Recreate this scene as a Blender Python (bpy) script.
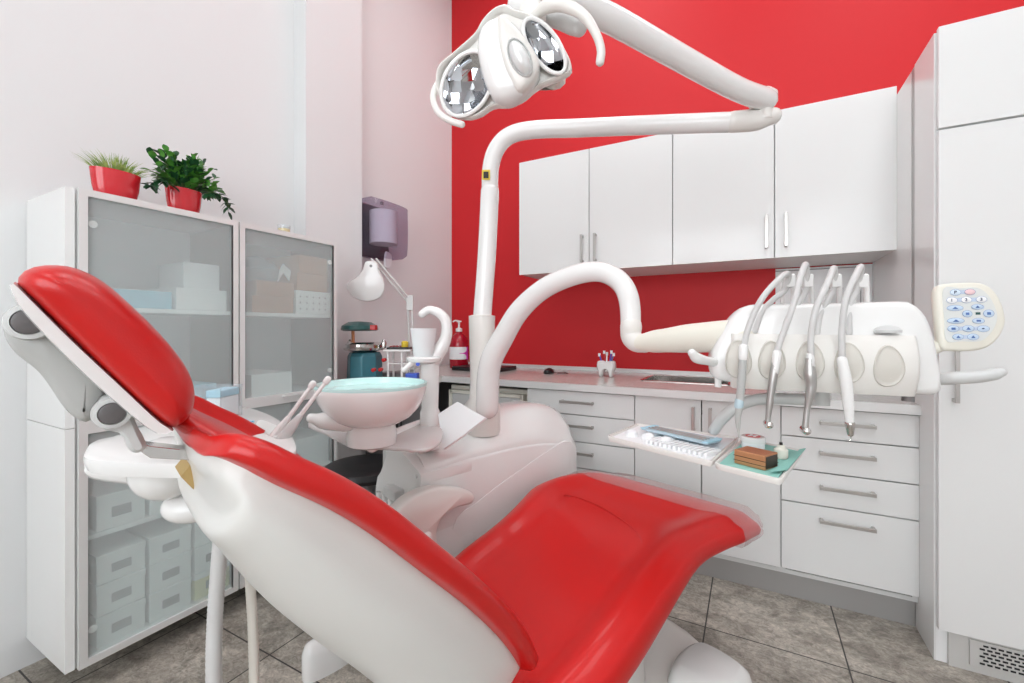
import bpy, bmesh, math, random
from mathutils import Vector as V, Matrix
random.seed(7)
PI = math.pi
for o in list(bpy.data.objects): bpy.data.objects.remove(o)
SC = bpy.context.scene; COL = SC.collection
# ---------------- camera, world, exposure ----------------
FP = 440.0; YAW = math.radians(28.5); HOR = 330.0; H = 1.2
cd = bpy.data.cameras.new('camera'); cam = bpy.data.objects.new('camera', cd); COL.objects.link(cam)
cd.sensor_width = 36.0; cd.lens = 36.0*FP/1024; cd.shift_y = -(341.5-HOR)/1024; cd.clip_start = .02
cam.location = (0, 0, H); cam.rotation_euler = (PI/2, 0, YAW); SC.camera = cam
SC.view_settings.view_transform = 'Standard'; SC.view_settings.look = 'None'
SC.view_settings.exposure = 0.0; SC.view_settings.gamma = 1.0; SC.view_settings.use_curve_mapping = False
W = bpy.data.worlds.new('world'); SC.world = W; W.use_nodes = True
W.node_tree.nodes['Background'].inputs[0].default_value = (.95, .97, 1, 1)
W.node_tree.nodes['Background'].inputs[1].default_value = .6
CEIL_E = 5.35; WIN_E = 4.5
# measured sight lines of the room survey: image column/row -> direction
FW = V((-math.sin(YAW), math.cos(YAW), 0)); RT = V((math.cos(YAW), math.sin(YAW), 0)); CAMP = V((0, 0, H)); UP = V((0, 0, 1))
def ray(x, y): return FW + RT*((x-512)/FP) - UP*((y-HOR)/FP)
def at(x, y, t): return CAMP + ray(x, y)*t
def on(x, y, p, n): r = ray(x, y); return CAMP + r*((V(p)-CAMP).dot(V(n))/r.dot(V(n)))
def onz(x, y, z): return on(x, y, (0, 0, z), (0, 0, 1))
def onx(x, y, X): return on(x, y, (X, 0, 0), (1, 0, 0))
def ony(x, y, Y): return on(x, y, (0, Y, 0), (0, 1, 0))
# ---------------- materials ----------------
MATS = {}
def mat(name, col, rough=.4, metal=0, coat=0, bump=0, bscale=60, trans=0, ior=1.45, emit=0, alpha=1, mix=None, mscale=5, spec=.5):
    m = bpy.data.materials.new(name); m.use_nodes = True; nt = m.node_tree; p = nt.nodes['Principled BSDF']
    p.inputs['Base Color'].default_value = (*col, 1); p.inputs['Roughness'].default_value = rough
    p.inputs['Metallic'].default_value = metal; p.inputs['Coat Weight'].default_value = coat; p.inputs['Coat Roughness'].default_value = .08
    p.inputs['Transmission Weight'].default_value = trans; p.inputs['IOR'].default_value = ior; p.inputs['Alpha'].default_value = alpha
    p.inputs['Specular IOR Level'].default_value = spec
    if emit:
        p.inputs['Emission Color'].default_value = (*col, 1); p.inputs['Emission Strength'].default_value = emit
    if bump or mix:
        tc = nt.nodes.new('ShaderNodeTexCoord')
    if bump:
        n = nt.nodes.new('ShaderNodeTexNoise'); n.inputs['Scale'].default_value = bscale; n.inputs['Detail'].default_value = 4
        b = nt.nodes.new('ShaderNodeBump'); b.inputs['Strength'].default_value = bump; b.inputs['Distance'].default_value = .01
        nt.links.new(tc.outputs['Object'], n.inputs['Vector']); nt.links.new(n.outputs['Fac'], b.inputs['Height']); nt.links.new(b.outputs[0], p.inputs['Normal'])
    if mix:
        n = nt.nodes.new('ShaderNodeTexNoise'); n.inputs['Scale'].default_value = mscale; n.inputs['Detail'].default_value = 5
        c = nt.nodes.new('ShaderNodeValToRGB'); c.color_ramp.elements[0].color = (*col, 1); c.color_ramp.elements[1].color = (*mix, 1)
        c.color_ramp.elements[0].position = .35; c.color_ramp.elements[1].position = .65
        nt.links.new(tc.outputs['Object'], n.inputs['Vector']); nt.links.new(n.outputs['Fac'], c.inputs[0]); nt.links.new(c.outputs[0], p.inputs['Base Color'])
    MATS[name] = m; return m
M = MATS
mat('wall_white', (.765, .77, .77), .85, bump=.02, bscale=200)
mat('wall_red', (.60, .022, .027), .5, bump=.02, bscale=200, spec=.3)
mat('gloss_white', (.82, .82, .81), .18, spec=.45)
mat('carcass', (.74, .74, .73), .4)
mat('cab_panel', (.87, .87, .87), .35)
mat('alu', (.78, .78, .77), .35, metal=.3)
mat('handle', (.50, .48, .46), .3, metal=.9)
mat('kick_grey', (.58, .57, .55), .45)
mat('plinth', (.42, .41, .40), .4, metal=.35)
mat('dark_gap', (.05, .045, .04), .6)
mat('worktop', (.56, .54, .51), .16, mix=(.62, .60, .57), mscale=60)
mat('steel', (.55, .53, .50), .22, metal=1)
mat('chrome', (.72, .71, .69), .12, metal=1)
mat('plastic', (.84, .83, .815), .2, coat=.3)
mat('plastic_warm', (.80, .775, .735), .28, coat=.2)
mat('shell', (.70, .69, .66), .34, coat=.15)
mat('plastic_grey', (.62, .62, .61), .32)
mat('bracket_grey', (.46, .46, .445), .35, coat=.15)
mat('hand_steel', (.50, .49, .475), .34, metal=.85)
mat('grey_dark', (.22, .21, .21), .35)
mat('recess_shade', (.66, .63, .575), .4)  # cream darkened to stand for the shade in the holder ovals
mat('cream', (.80, .77, .68), .35)
mat('leather', (.55, .008, .007), .3, coat=.12, bump=.08, bscale=500)
mat('leather_seat', (.60, .010, .009), .38, coat=.18, spec=.35, bump=.08, bscale=500)
mat('black', (.015, .015, .016), .35)
mat('rubber', (.13, .12, .12), .4)
mat('hose', (.62, .61, .60), .38)
mat('hose_cream', (.76, .72, .65), .4)
mat('pot_red', (.62, .02, .03), .18, coat=.5)
mat('soil', (.05, .035, .02), .9)
mat('leaf', (.04, .20, .025), .4, mix=(.13, .38, .06), mscale=30)
mat('leaf_dark', (.018, .085, .03), .4)
mat('grass_blade', (.10, .22, .03), .5, mix=(.38, .46, .12), mscale=40)
mat('stem', (.10, .16, .05), .6)
mat('cardboard', (.38, .155, .05), .75)
mat('boxwhite', (.82, .82, .82), .6)
mat('boxblue', (.25, .55, .72), .6)
mat('boxteal', (.20, .52, .66), .6)
mat('boxyellow', (.70, .68, .38), .7)
mat('inkgrey', (.25, .25, .25), .7)
mat('teal', (.035, .16, .20), .35, coat=.3)
mat('teal_dark', (.02, .085, .08), .3, coat=.4)
mat('red_knob', (.5, .01, .01), .25)
mat('yellow', (.75, .55, .05), .4)
mat('magenta', (.75, .05, .5), .45)
mat('blue', (.05, .12, .6), .4)
mat('paper', (.88, .88, .89), .8)
mat('paper_blue', (.42, .68, .80), .5)
mat('green_cloth', (.30, .62, .55), .6)
mat('copper', (.62, .30, .15), .3, metal=.65)
mat('copper_dark', (.05, .03, .02), .3, metal=.4)
mat('lid_red', (.6, .05, .05), .4)
mat('wood', (.50, .34, .13), .6)
mat('bowl_glass', (.60, .86, .83), .12, coat=.5)
mat('bowl_pink', (.84, .79, .775), .12, coat=.5)
mat('red_liquid', (.40, .005, .02), .12, coat=.4)
mat('button_blue', (.56, .67, .80), .5); mat('button_pale', (.68, .78, .88), .5); mat('button_band', (.55, .63, .76), .5)
mat('keypad_face', (.72, .73, .71), .4)
mat('button_red', (.85, .60, .62), .5)
mat('ink', (.03, .05, .12), .5)
mat('ink_blue', (.08, .16, .40), .5)
mat('fill_glow', (.935, .985, 1), .5, emit=CEIL_E)  # glow of the ceiling panels added to light the room
mat('daylight_pane', (.92, .965, 1), .4, emit=WIN_E)
mat('mirror', (.55, .57, .60), .05, metal=1)
mat('candle', (.9, .72, .32), .5)
def glassy(name, col, transp, rough, dif):
    m = bpy.data.materials.new(name); m.use_nodes = True; nt = m.node_tree; nt.nodes.clear()
    o = nt.nodes.new('ShaderNodeOutputMaterial'); a = nt.nodes.new('ShaderNodeMixShader'); b = nt.nodes.new('ShaderNodeMixShader')
    t = nt.nodes.new('ShaderNodeBsdfTransparent'); t.inputs[0].default_value = (*col, 1)
    g = nt.nodes.new('ShaderNodeBsdfGlossy'); g.inputs['Roughness'].default_value = rough; g.inputs[0].default_value = (.9, .9, .9, 1)
    d = nt.nodes.new('ShaderNodeBsdfDiffuse'); d.inputs[0].default_value = (*dif, 1)
    b.inputs[0].default_value = .25; nt.links.new(d.outputs[0], b.inputs[1]); nt.links.new(g.outputs[0], b.inputs[2])
    a.inputs[0].default_value = 1-transp; nt.links.new(t.outputs[0], a.inputs[1]); nt.links.new(b.outputs[0], a.inputs[2])
    nt.links.new(a.outputs[0], o.inputs[0]); MATS[name] = m; return m
def frosted(name):
    m = bpy.data.materials.new(name); m.use_nodes = True; nt = m.node_tree; nt.nodes.clear()
    o = nt.nodes.new('ShaderNodeOutputMaterial'); a = nt.nodes.new('ShaderNodeMixShader'); c = nt.nodes.new('ShaderNodeMixShader'); b = nt.nodes.new('ShaderNodeMixShader')
    t = nt.nodes.new('ShaderNodeBsdfTransparent'); t.inputs[0].default_value = (.93, .97, .96, 1)
    r = nt.nodes.new('ShaderNodeBsdfRefraction'); r.inputs['Roughness'].default_value = .17; r.inputs['IOR'].default_value = 1.035; r.inputs[0].default_value = (.93, .97, .96, 1)
    g = nt.nodes.new('ShaderNodeBsdfGlossy'); g.inputs['Roughness'].default_value = .18; g.inputs[0].default_value = (.9, .9, .9, 1)
    d = nt.nodes.new('ShaderNodeBsdfDiffuse'); d.inputs[0].default_value = (.90, .95, .95, 1)
    c.inputs[0].default_value = .13; nt.links.new(t.outputs[0], c.inputs[1]); nt.links.new(r.outputs[0], c.inputs[2])
    b.inputs[0].default_value = .15; nt.links.new(d.outputs[0], b.inputs[1]); nt.links.new(g.outputs[0], b.inputs[2])
    a.inputs[0].default_value = .28; nt.links.new(c.outputs[0], a.inputs[1]); nt.links.new(b.outputs[0], a.inputs[2])
    nt.links.new(a.outputs[0], o.inputs[0]); MATS[name] = m
frosted('frost')
glassy('clear', (.97, .98, .98), .86, .03, (.8, .85, .9))
glassy('smoke', (.76, .71, .79), .88, .08, (.20, .18, .24))
glassy('sheath', (.97, .92, .92), .76, .15, (.78, .62, .62))
glassy('tray_glass', (.96, .93, .92), .35, .05, (.85, .80, .79))
glassy('blue_film', (.85, .95, 1), .35, .6, (.66, .88, .98))
glassy('bag_blue', (.55, .75, .85), .45, .2, (.45, .60, .68))
# floor: stone tiles 0.467 m with dark joints
def floor_mat():
    m = bpy.data.materials.new('stone_tiles'); m.use_nodes = True; nt = m.node_tree; p = nt.nodes['Principled BSDF']; L = nt.links.new
    tc = nt.nodes.new('ShaderNodeTexCoord'); mp = nt.nodes.new('ShaderNodeMapping'); mp.inputs['Location'].default_value = (.162, -.067, 0)
    L(tc.outputs['Object'], mp.inputs[0])
    br = nt.nodes.new('ShaderNodeTexBrick'); br.offset = 0; br.inputs['Scale'].default_value = 1; br.inputs['Brick Width'].default_value = .467; br.inputs['Row Height'].default_value = .467
    br.inputs['Mortar Size'].default_value = .0028; br.inputs['Mortar Smooth'].default_value = .1; br.inputs['Color1'].default_value = (.88, .88, .88, 1); br.inputs['Color2'].default_value = (1.06, 1.06, 1.06, 1)
    L(mp.outputs[0], br.inputs['Vector'])
    ms = nt.nodes.new('ShaderNodeMapping'); ms.inputs['Scale'].default_value = (1, 1.35, 1); ms.inputs['Rotation'].default_value = (0, 0, .5); L(tc.outputs['Object'], ms.inputs[0])
    n1 = nt.nodes.new('ShaderNodeTexNoise'); n1.inputs['Scale'].default_value = 7; n1.inputs['Detail'].default_value = 10; n1.inputs['Roughness'].default_value = .68; n1.inputs['Distortion'].default_value = .8; L(ms.outputs[0], n1.inputs[0])
    cr = nt.nodes.new('ShaderNodeValToRGB'); e = cr.color_ramp.elements
    e[0].position = .3; e[0].color = (.20, .178, .150, 1); e[1].position = .66; e[1].color = (.56, .52, .465, 1)
    L(n1.outputs['Fac'], cr.inputs[0])
    n2 = nt.nodes.new('ShaderNodeTexNoise'); n2.inputs['Scale'].default_value = 38; n2.inputs['Detail'].default_value = 10; n2.inputs['Roughness'].default_value = .78; n2.inputs['Distortion'].default_value = 1.2; L(ms.outputs[0], n2.inputs[0])
    c2 = nt.nodes.new('ShaderNodeValToRGB'); c2.color_ramp.elements[0].position = .38; c2.color_ramp.elements[0].color = (.60, .58, .56, 1); c2.color_ramp.elements[1].position = .62; c2.color_ramp.elements[1].color = (1.3, 1.28, 1.25, 1)
    L(n2.outputs['Fac'], c2.inputs[0])
    def mul(a, b):
        x = nt.nodes.new('ShaderNodeMix'); x.data_type = 'RGBA'; x.blend_type = 'MULTIPLY'; x.inputs[0].default_value = 1; L(a, x.inputs[6]); L(b, x.inputs[7]); return x.outputs[2]
    c = mul(mul(cr.outputs[0], c2.outputs[0]), br.outputs['Color'])
    x = nt.nodes.new('ShaderNodeMix'); x.data_type = 'RGBA'; L(br.outputs['Fac'], x.inputs[0]); L(c, x.inputs[6]); x.inputs[7].default_value = (.035, .03, .027, 1)
    L(x.outputs[2], p.inputs['Base Color']); p.inputs['Roughness'].default_value = .42
    b = nt.nodes.new('ShaderNodeBump'); b.inputs['Strength'].default_value = .35; b.inputs['Distance'].default_value = .004; L(n2.outputs['Fac'], b.inputs['Height']); L(b.outputs[0], p.inputs['Normal'])
    MATS['floor'] = m
floor_mat()
def mirror_facets():
    m = MATS['mirror']; nt = m.node_tree; p = nt.nodes['Principled BSDF']; L = nt.links.new; tc = nt.nodes.new('ShaderNodeTexCoord')
    v = nt.nodes.new('ShaderNodeTexVoronoi'); v.inputs['Scale'].default_value = 42; v.distance = 'CHEBYCHEV'; v.inputs['Randomness'].default_value = .35
    g = nt.nodes.new('ShaderNodeNewGeometry'); a = nt.nodes.new('ShaderNodeVectorMath'); a.operation = 'SUBTRACT'; a.inputs[1].default_value = (.5, .5, .5)
    k = nt.nodes.new('ShaderNodeVectorMath'); k.operation = 'SCALE'; k.inputs['Scale'].default_value = 1.1
    d = nt.nodes.new('ShaderNodeVectorMath'); d.operation = 'ADD'; n = nt.nodes.new('ShaderNodeVectorMath'); n.operation = 'NORMALIZE'
    L(tc.outputs['Object'], v.inputs['Vector']); L(v.outputs['Color'], a.inputs[0]); L(a.outputs[0], k.inputs[0]); L(k.outputs[0], d.inputs[0]); L(g.outputs['Normal'], d.inputs[1]); L(d.outputs[0], n.inputs[0]); L(n.outputs[0], p.inputs['Normal'])
mirror_facets()
# ---------------- mesh helpers ----------------
LOC = {}
def thing(name, label, cat, loc, group=None):
    o = bpy.data.objects.new(name, None); o.empty_display_size = .05; COL.objects.link(o); o.location = loc
    o['label'] = label; o['category'] = cat
    if group: o['group'] = group
    LOC[o] = V(loc); return o
def tag(o, label, cat, group=None):
    o['label'] = label; o['category'] = cat
    if group: o['group'] = group
    return o
def ob(name, bm, m, parent=None, base=None, ang=40, bev=0, sub=0, smooth=True, label=None):
    base = LOC[parent] if parent is not None else V(base) if base is not None else V((0, 0, 0))
    bmesh.ops.remove_doubles(bm, verts=bm.verts, dist=1e-6); bmesh.ops.recalc_face_normals(bm, faces=bm.faces)
    bmesh.ops.translate(bm, verts=bm.verts, vec=-base)
    lim = math.radians(ang)
    for f in bm.faces: f.smooth = smooth
    for e in bm.edges:
        if len(e.link_faces) == 2 and e.calc_face_angle(0) > lim: e.smooth = False
    me = bpy.data.meshes.new(name); bm.to_mesh(me); bm.free()
    me.materials.append(MATS[m] if isinstance(m, str) else m)
    o = bpy.data.objects.new(name, me); COL.objects.link(o); LOC[o] = base
    if parent is not None: o.parent = parent
    else: o.location = base
    if bev:
        b = o.modifiers.new('bevel', 'BEVEL'); b.width = bev; b.segments = 3; b.limit_method = 'ANGLE'; b.angle_limit = math.radians(35)
        for f in me.polygons: f.use_smooth = True
        b.harden_normals = True
    if sub:
        s = o.modifiers.new('subdivision', 'SUBSURF'); s.levels = sub; s.render_levels = sub
        for e in me.edges: e.use_edge_sharp = False
    if label: o['label'] = label
    return o
def struct(o): o['kind'] = 'structure'; return o
def nb(): return bmesh.new()
def box(bm, x0, x1, y0, y1, z0, z1):
    vs = [bm.verts.new(p) for p in ((x0,y0,z0),(x1,y0,z0),(x1,y1,z0),(x0,y1,z0),(x0,y0,z1),(x1,y0,z1),(x1,y1,z1),(x0,y1,z1))]
    for f in ((0,3,2,1),(4,5,6,7),(0,1,5,4),(1,2,6,5),(2,3,7,6),(3,0,4,7)): bm.faces.new([vs[i] for i in f])
    return bm
def obox(bm, o, ax, ay, az, a, b, c):   # box in an oriented frame; a,b,c = (lo,hi)
    vs = [bm.verts.new(o+ax*p+ay*q+az*r) for r in c for (p, q) in ((a[0],b[0]),(a[1],b[0]),(a[1],b[1]),(a[0],b[1]))]
    for f in ((0,3,2,1),(4,5,6,7),(0,1,5,4),(1,2,6,5),(2,3,7,6),(3,0,4,7)): bm.faces.new([vs[i] for i in f])
    return bm
def rings(bm, rs, cap0=True, cap1=True, closed=True):
    vr = [[bm.verts.new(p) for p in r] for r in rs]; n = len(vr[0])
    for a, b in zip(vr, vr[1:]):
        for i in range(n if closed else n-1):
            j = (i+1) % n; bm.faces.new((a[i], a[j], b[j], b[i]))
    if cap0: bm.faces.new(vr[0][::-1])
    if cap1: bm.faces.new(vr[-1])
    return bm
def catmull(pts, k=8):
    pts = [V(p) for p in pts]
    if len(pts) < 3: return [pts[0].lerp(pts[1], i/k) for i in range(k+1)]
    P = [pts[0]*2-pts[1]]+pts+[pts[-1]*2-pts[-2]]; out = []
    for i in range(1, len(P)-2):
        a, b, c, d = P[i-1], P[i], P[i+1], P[i+2]
        for j in range(k):
            t = j/k; out.append(.5*((2*b)+(c-a)*t+(2*a-5*b+4*c-d)*t*t+(3*b-a-3*c+d)*t**3))
    out.append(pts[-1]); return out
def interp(vals, n):
    out = []
    for i in range(n):
        x = i/(n-1)*(len(vals)-1); k = min(int(x), len(vals)-2); t = x-k; t = t*t*(3-2*t) if len(vals) > 2 else t
        out.append(vals[k]*(1-t)+vals[k+1]*t)
    return out
def tube(bm, pts, r, k=8, n=16, raw=False, ribs=0, flat=1.0, dome=True):
    c = [V(p) for p in pts] if raw else catmull(pts, k)
    rr = interp(r if isinstance(r, (list, tuple)) else [r, r], len(c))
    if ribs: rr = [a*(1+(ribs if i % 2 else 0)) for i, a in enumerate(rr)]
    T = [(c[min(i+1, len(c)-1)]-c[max(i-1, 0)]).normalized() for i in range(len(c))]
    u = T[0].cross(UP)
    if u.length < .1: u = T[0].cross(V((1, 0, 0)))
    u.normalize(); rs = []
    for p, t, ra in zip(c, T, rr):
        u = (u-t*u.dot(t)).normalized(); w = t.cross(u)
        rs.append([p+(u*math.cos(a)+w*math.sin(a)*flat)*ra for a in [2*PI*i/n for i in range(n)]])
    if dome and max(rr) > .004 and not raw:
        def cap(p, t, ring, ra): return [[p+t*ra*h+(q-p)*f for q in ring] for h, f in ((.35, .93), (.65, .74), (.85, .45), (.92, .12))]
        rs = cap(c[0], -T[0], rs[0], rr[0])[::-1]+rs+cap(c[-1], T[-1], rs[-1], rr[-1])
    return rings(bm, rs)
def lathe(bm, c, prof, n=32, ax=UP, sx=1.0, sy=1.0):
    c = V(c); ax = V(ax).normalized(); u = ax.cross(V((0, 1, 0)) if abs(ax.y) < .9 else V((1, 0, 0))).normalized(); w = ax.cross(u)
    rs = [[c+ax*h+(u*math.cos(a)*sx+w*math.sin(a)*sy)*max(r, 1e-4) for a in [2*PI*i/n for i in range(n)]] for r, h in prof]
    return rings(bm, rs)
def off2(pts, d):     # inset of a closed 2D outline
    n = len(pts); A = sum(pts[i][0]*pts[(i+1)%n][1]-pts[(i+1)%n][0]*pts[i][1] for i in range(n)); sg = 1 if A > 0 else -1; out = []
    for i in range(n):
        a, b, c = pts[i-1], pts[i], pts[(i+1) % n]
        e1 = (V((b[0]-a[0], b[1]-a[1]))).normalized(); e2 = (V((c[0]-b[0], c[1]-b[1]))).normalized()
        nn = V((-(e1.y+e2.y), e1.x+e2.x))
        if nn.length < 1e-6: nn = V((-e1.y, e1.x))
        nn.normalize(); k = max(.5, nn.dot(V((-e1.y, e1.x)))); out.append((b[0]+nn.x*sg*d/k, b[1]+nn.y*sg*d/k))
    return out
def smooth2(pts, k=5):
    n = len(pts); P = [V((p[0], p[1], 0)) for p in pts]; out = []
    for i in range(n):
        a, b, c, d = P[i-1], P[i], P[(i+1) % n], P[(i+2) % n]
        for j in range(k):
            t = j/k; q = .5*((2*b)+(c-a)*t+(2*a-5*b+4*c-d)*t*t+(3*b-a-3*c+d)*t**3); out.append((q.x, q.y))
    return out
def resample(pts, n):
    P = [V((p[0], p[1], 0)) for p in pts]; P.append(P[0]); L = [0]
    for a, b in zip(P, P[1:]): L.append(L[-1]+(b-a).length)
    out = []; k = 0
    for i in range(n):
        d = L[-1]*i/n
        while L[k+1] < d: k += 1
        f = (d-L[k])/max(1e-9, L[k+1]-L[k]); q = P[k].lerp(P[k+1], f); out.append((q.x, q.y))
    return out
def inset(pts, d):      # gradual inset, relaxed at each step so that it never folds
    if abs(d) < 1e-9: return pts
    per = sum(math.dist(pts[i-1], pts[i]) for i in range(len(pts))); st = max(1, int(abs(d)/(per/len(pts)*.6))+1)
    for _ in range(st):
        pts = off2(pts, d/st); n = len(pts)
        if st > 1: pts = [(pts[i][0]*.5+(pts[i-1][0]+pts[(i+1) % n][0])*.25, pts[i][1]*.5+(pts[i-1][1]+pts[(i+1) % n][1])*.25) for i in range(n)]
    return pts
def prism(bm, pts, o, ax, ay, az, layers, k=5):   # smooth outline, layered along az: (height, inset)
    s = resample(smooth2(pts, 8), max(48, len(pts)*4)) if k else pts
    return rings(bm, [[o+ax*p[0]+ay*p[1]+az*h for p in ((inset(s, i) if k else off2(s, i)) if i else s)] for h, i in layers])
def shrink(pts, d):     # scale an outline along its own principal axes by an inset d
    n = len(pts); cx = sum(p[0] for p in pts)/n; cy = sum(p[1] for p in pts)/n
    a = sum((p[0]-cx)**2 for p in pts); b_ = sum((p[0]-cx)*(p[1]-cy) for p in pts); c = sum((p[1]-cy)**2 for p in pts)
    th = .5*math.atan2(2*b_, a-c); u = (math.cos(th), math.sin(th)); w = (-u[1], u[0])
    q = [((p[0]-cx)*u[0]+(p[1]-cy)*u[1], (p[0]-cx)*w[0]+(p[1]-cy)*w[1]) for p in pts]
    hu = max(abs(x[0]) for x in q); hw = max(abs(x[1]) for x in q); fu = max(.02, 1-d/hu); fw = max(.02, 1-d/hw)
    return [(cx+x*fu*u[0]+y*fw*w[0], cy+x*fu*u[1]+y*fw*w[1]) for x, y in q]
def pillow(bm, pts, o, ax, ay, az, layers):
    s = resample(smooth2(pts, 8), max(48, len(pts)*4))
    return rings(bm, [[o+ax*p[0]+ay*p[1]+az*h for p in shrink(s, i)] for h, i in layers])
def pxpl(pix, o, ax, ay, n):   # survey points on a plane, in the plane's own coordinates
    r = []
    for x, y in pix:
        p = on(x, y, o, n)-o; r.append((p.dot(ax), p.dot(ay)))
    return r
def rr(w, h, r=.01, n=4):   # rounded rectangle outline centred
    out = []
    for cx, cy, a0 in ((w/2-r, h/2-r, 0), (-w/2+r, h/2-r, PI/2), (-w/2+r, -h/2+r, PI), (w/2-r, -h/2+r, 3*PI/2)):
        for i in range(n+1): a = a0+PI/2*i/n; out.append((cx+r*math.cos(a), cy+r*math.sin(a)))
    return out
def ell(w, h, n=28): return [(w/2*math.cos(2*PI*i/n), h/2*math.sin(2*PI*i/n)) for i in range(n)]
def text(name, s, o, ax, ay, size, m, parent, th=.0004):
    cu = bpy.data.curves.new(name, 'FONT'); cu.body = s; cu.size = size; cu.extrude = th; cu.align_x = 'CENTER'; cu.align_y = 'CENTER'
    t = bpy.data.objects.new(name, cu); me = bpy.data.meshes.new_from_object(t); bpy.data.objects.remove(t)
    az = ax.cross(ay); mt = Matrix((ax, ay, az)).transposed().to_4x4(); mt.translation = o-LOC[parent]; me.transform(mt)
    me.materials.clear(); me.materials.append(MATS[m]); r = bpy.data.objects.new(name, me); COL.objects.link(r); r.parent = parent; return r
def copy_tree(o, loc):
    c = o.copy(); COL.objects.link(c); c.location = loc; LOC[c] = V(loc)
    def rec(a, b):
        for ch in [x for x in list(COL.objects) if x.parent == a]:
            d = ch.copy(); COL.objects.link(d); d.parent = b; rec(ch, d)
    rec(o, c); return c
X, Y = V((1, 0, 0)), V((0, 1, 0))
# ---------------- the room ----------------
XL, XR, YB, YF, ZC = -2.27, 2.3, 3.09, -2.3, 4.3
struct(ob('floor', box(nb(), XL-.1, XR+.1, YF-.1, YB+.1, -.06, 0), 'floor'))
struct(ob('ceiling', box(nb(), XL-.1, XR+.1, YF-.1, YB+.1, ZC, ZC+.06), 'wall_white'))
struct(ob('wall_left', box(nb(), XL-.1, XL, YF-.1, YB+.1, 0, ZC), 'wall_white'))
struct(ob('wall_back', box(nb(), XL, XR, YB, YB+.1, 0, ZC), 'wall_red'))
struct(ob('wall_right', box(nb(), XR, XR+.1, YF-.1, YB+.1, 0, ZC), 'wall_white'))
wf = nb()
for a in ((XL, -1.5, 0, ZC), (1.5, XR, 0, ZC), (-1.5, 1.5, 0, .9), (-1.5, 1.5, 2.9, ZC)): box(wf, a[0], a[1], YF-.1, YF, a[2], a[3])
struct(ob('wall_front', wf, 'wall_white'))
struct(ob('wall_pillar', box(nb(), XL, XL+.10, 1.60, 2.0, 0, ZC), 'wall_white'))
w1 = struct(ob('window_1', box(nb(), -1.5, 1.5, YF-.06, YF-.05, .9, 2.9), 'daylight_pane', base=(0, YF-.05, .9)))
fr = nb()
for a in ((-1.5, -1.44, .9, 2.9), (1.44, 1.5, .9, 2.9), (-.03, .03, .9, 2.9), (-1.5, 1.5, .9, .96), (-1.5, 1.5, 2.84, 2.9)): box(fr, a[0], a[1], YF-.05, YF+.01, a[2], a[3])
ob('window_frame', fr, 'plastic', w1)
for i, (x, y) in enumerate(((-.9, .9), (.9, .9), (-.9, -1.0), (.9, -1.0), (-.9, 2.3), (.9, 2.3))):  # unseen glowing panels, added for soft light from above
    side = 'left' if x < 0 else 'right'; row = {.9: 'above the chair', -1.0: 'near the window', 2.3: 'near the red wall'}[y]
    t = thing('added_ceiling_light', 'added square white ceiling fill panel %s, on the %s side' % (row, side), 'light', (x, y, ZC-.05), 'added ceiling fill panels')
    f = nb(); w = .48
    for a in ((-w, w, -w, -w+.03), (-w, w, w-.03, w), (-w, -w+.03, -w, w), (w-.03, w, -w, w)): box(f, x+a[0], x+a[1], y+a[2], y+a[3], ZC-.05, ZC)
    ob('frame', f, 'alu', t); ob('diffuser', box(nb(), x-w+.03, x+w-.03, y-w+.03, y+w-.03, ZC-.04, ZC-.02), 'fill_glow', t)
# ---------------- kitchen run along the red wall ----------------
def bar_handle(parent, p, axis, L, out, m='handle', r=.0072, stand=.03):   # bar handle with two posts
    b = nb(); a = V(axis)*L/2; o = V(out)*stand; p = V(p); s = V(axis).cross(V(out)).normalized()
    obox(b, p+o, V(axis), s, V(out), (-L/2, L/2), (-r, r), (-.004, .004))
    for k in (-1, 1): obox(b, p, V(axis), s, V(out), (k*(L/2-.008)-.006, k*(L/2-.008)+.006), (-r, r), (0, stand))
    return ob('handle', b, m, parent, bev=.001)
YU = 2.62
def wall_cabinet(x0, xm, x1, hx, label):
    z0, z1 = 1.572, 2.322
    t = thing('wall_cabinet', label, 'cabinet', ((x0+x1)/2, YB, z0), 'white wall cabinets on the red wall')
    b = nb(); box(b, x0, x1, YU+.022, YB, z0, z1); ob('body', b, 'carcass', t)
    for a, c, h in ((x0, xm, hx[0]), (xm, x1, hx[1])):
        d = ob('door', box(nb(), a+.0025, c-.0025, YU, YU+.019, z0-.003, z1), 'gloss_white', t, bev=.0015)
        bar_handle(d, (h, YU, 1.705), (0, 0, 1), .17, (0, -1, 0))
wall_cabinet(-1.370, -.880, -.389, (-.922, -.838), 'white glossy double-door wall cabinet on the left, behind the bent lamp pole')
wall_cabinet(-.389, .106, .592, (.07, .155), 'white glossy double-door wall cabinet next to the tall cupboard')
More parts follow.
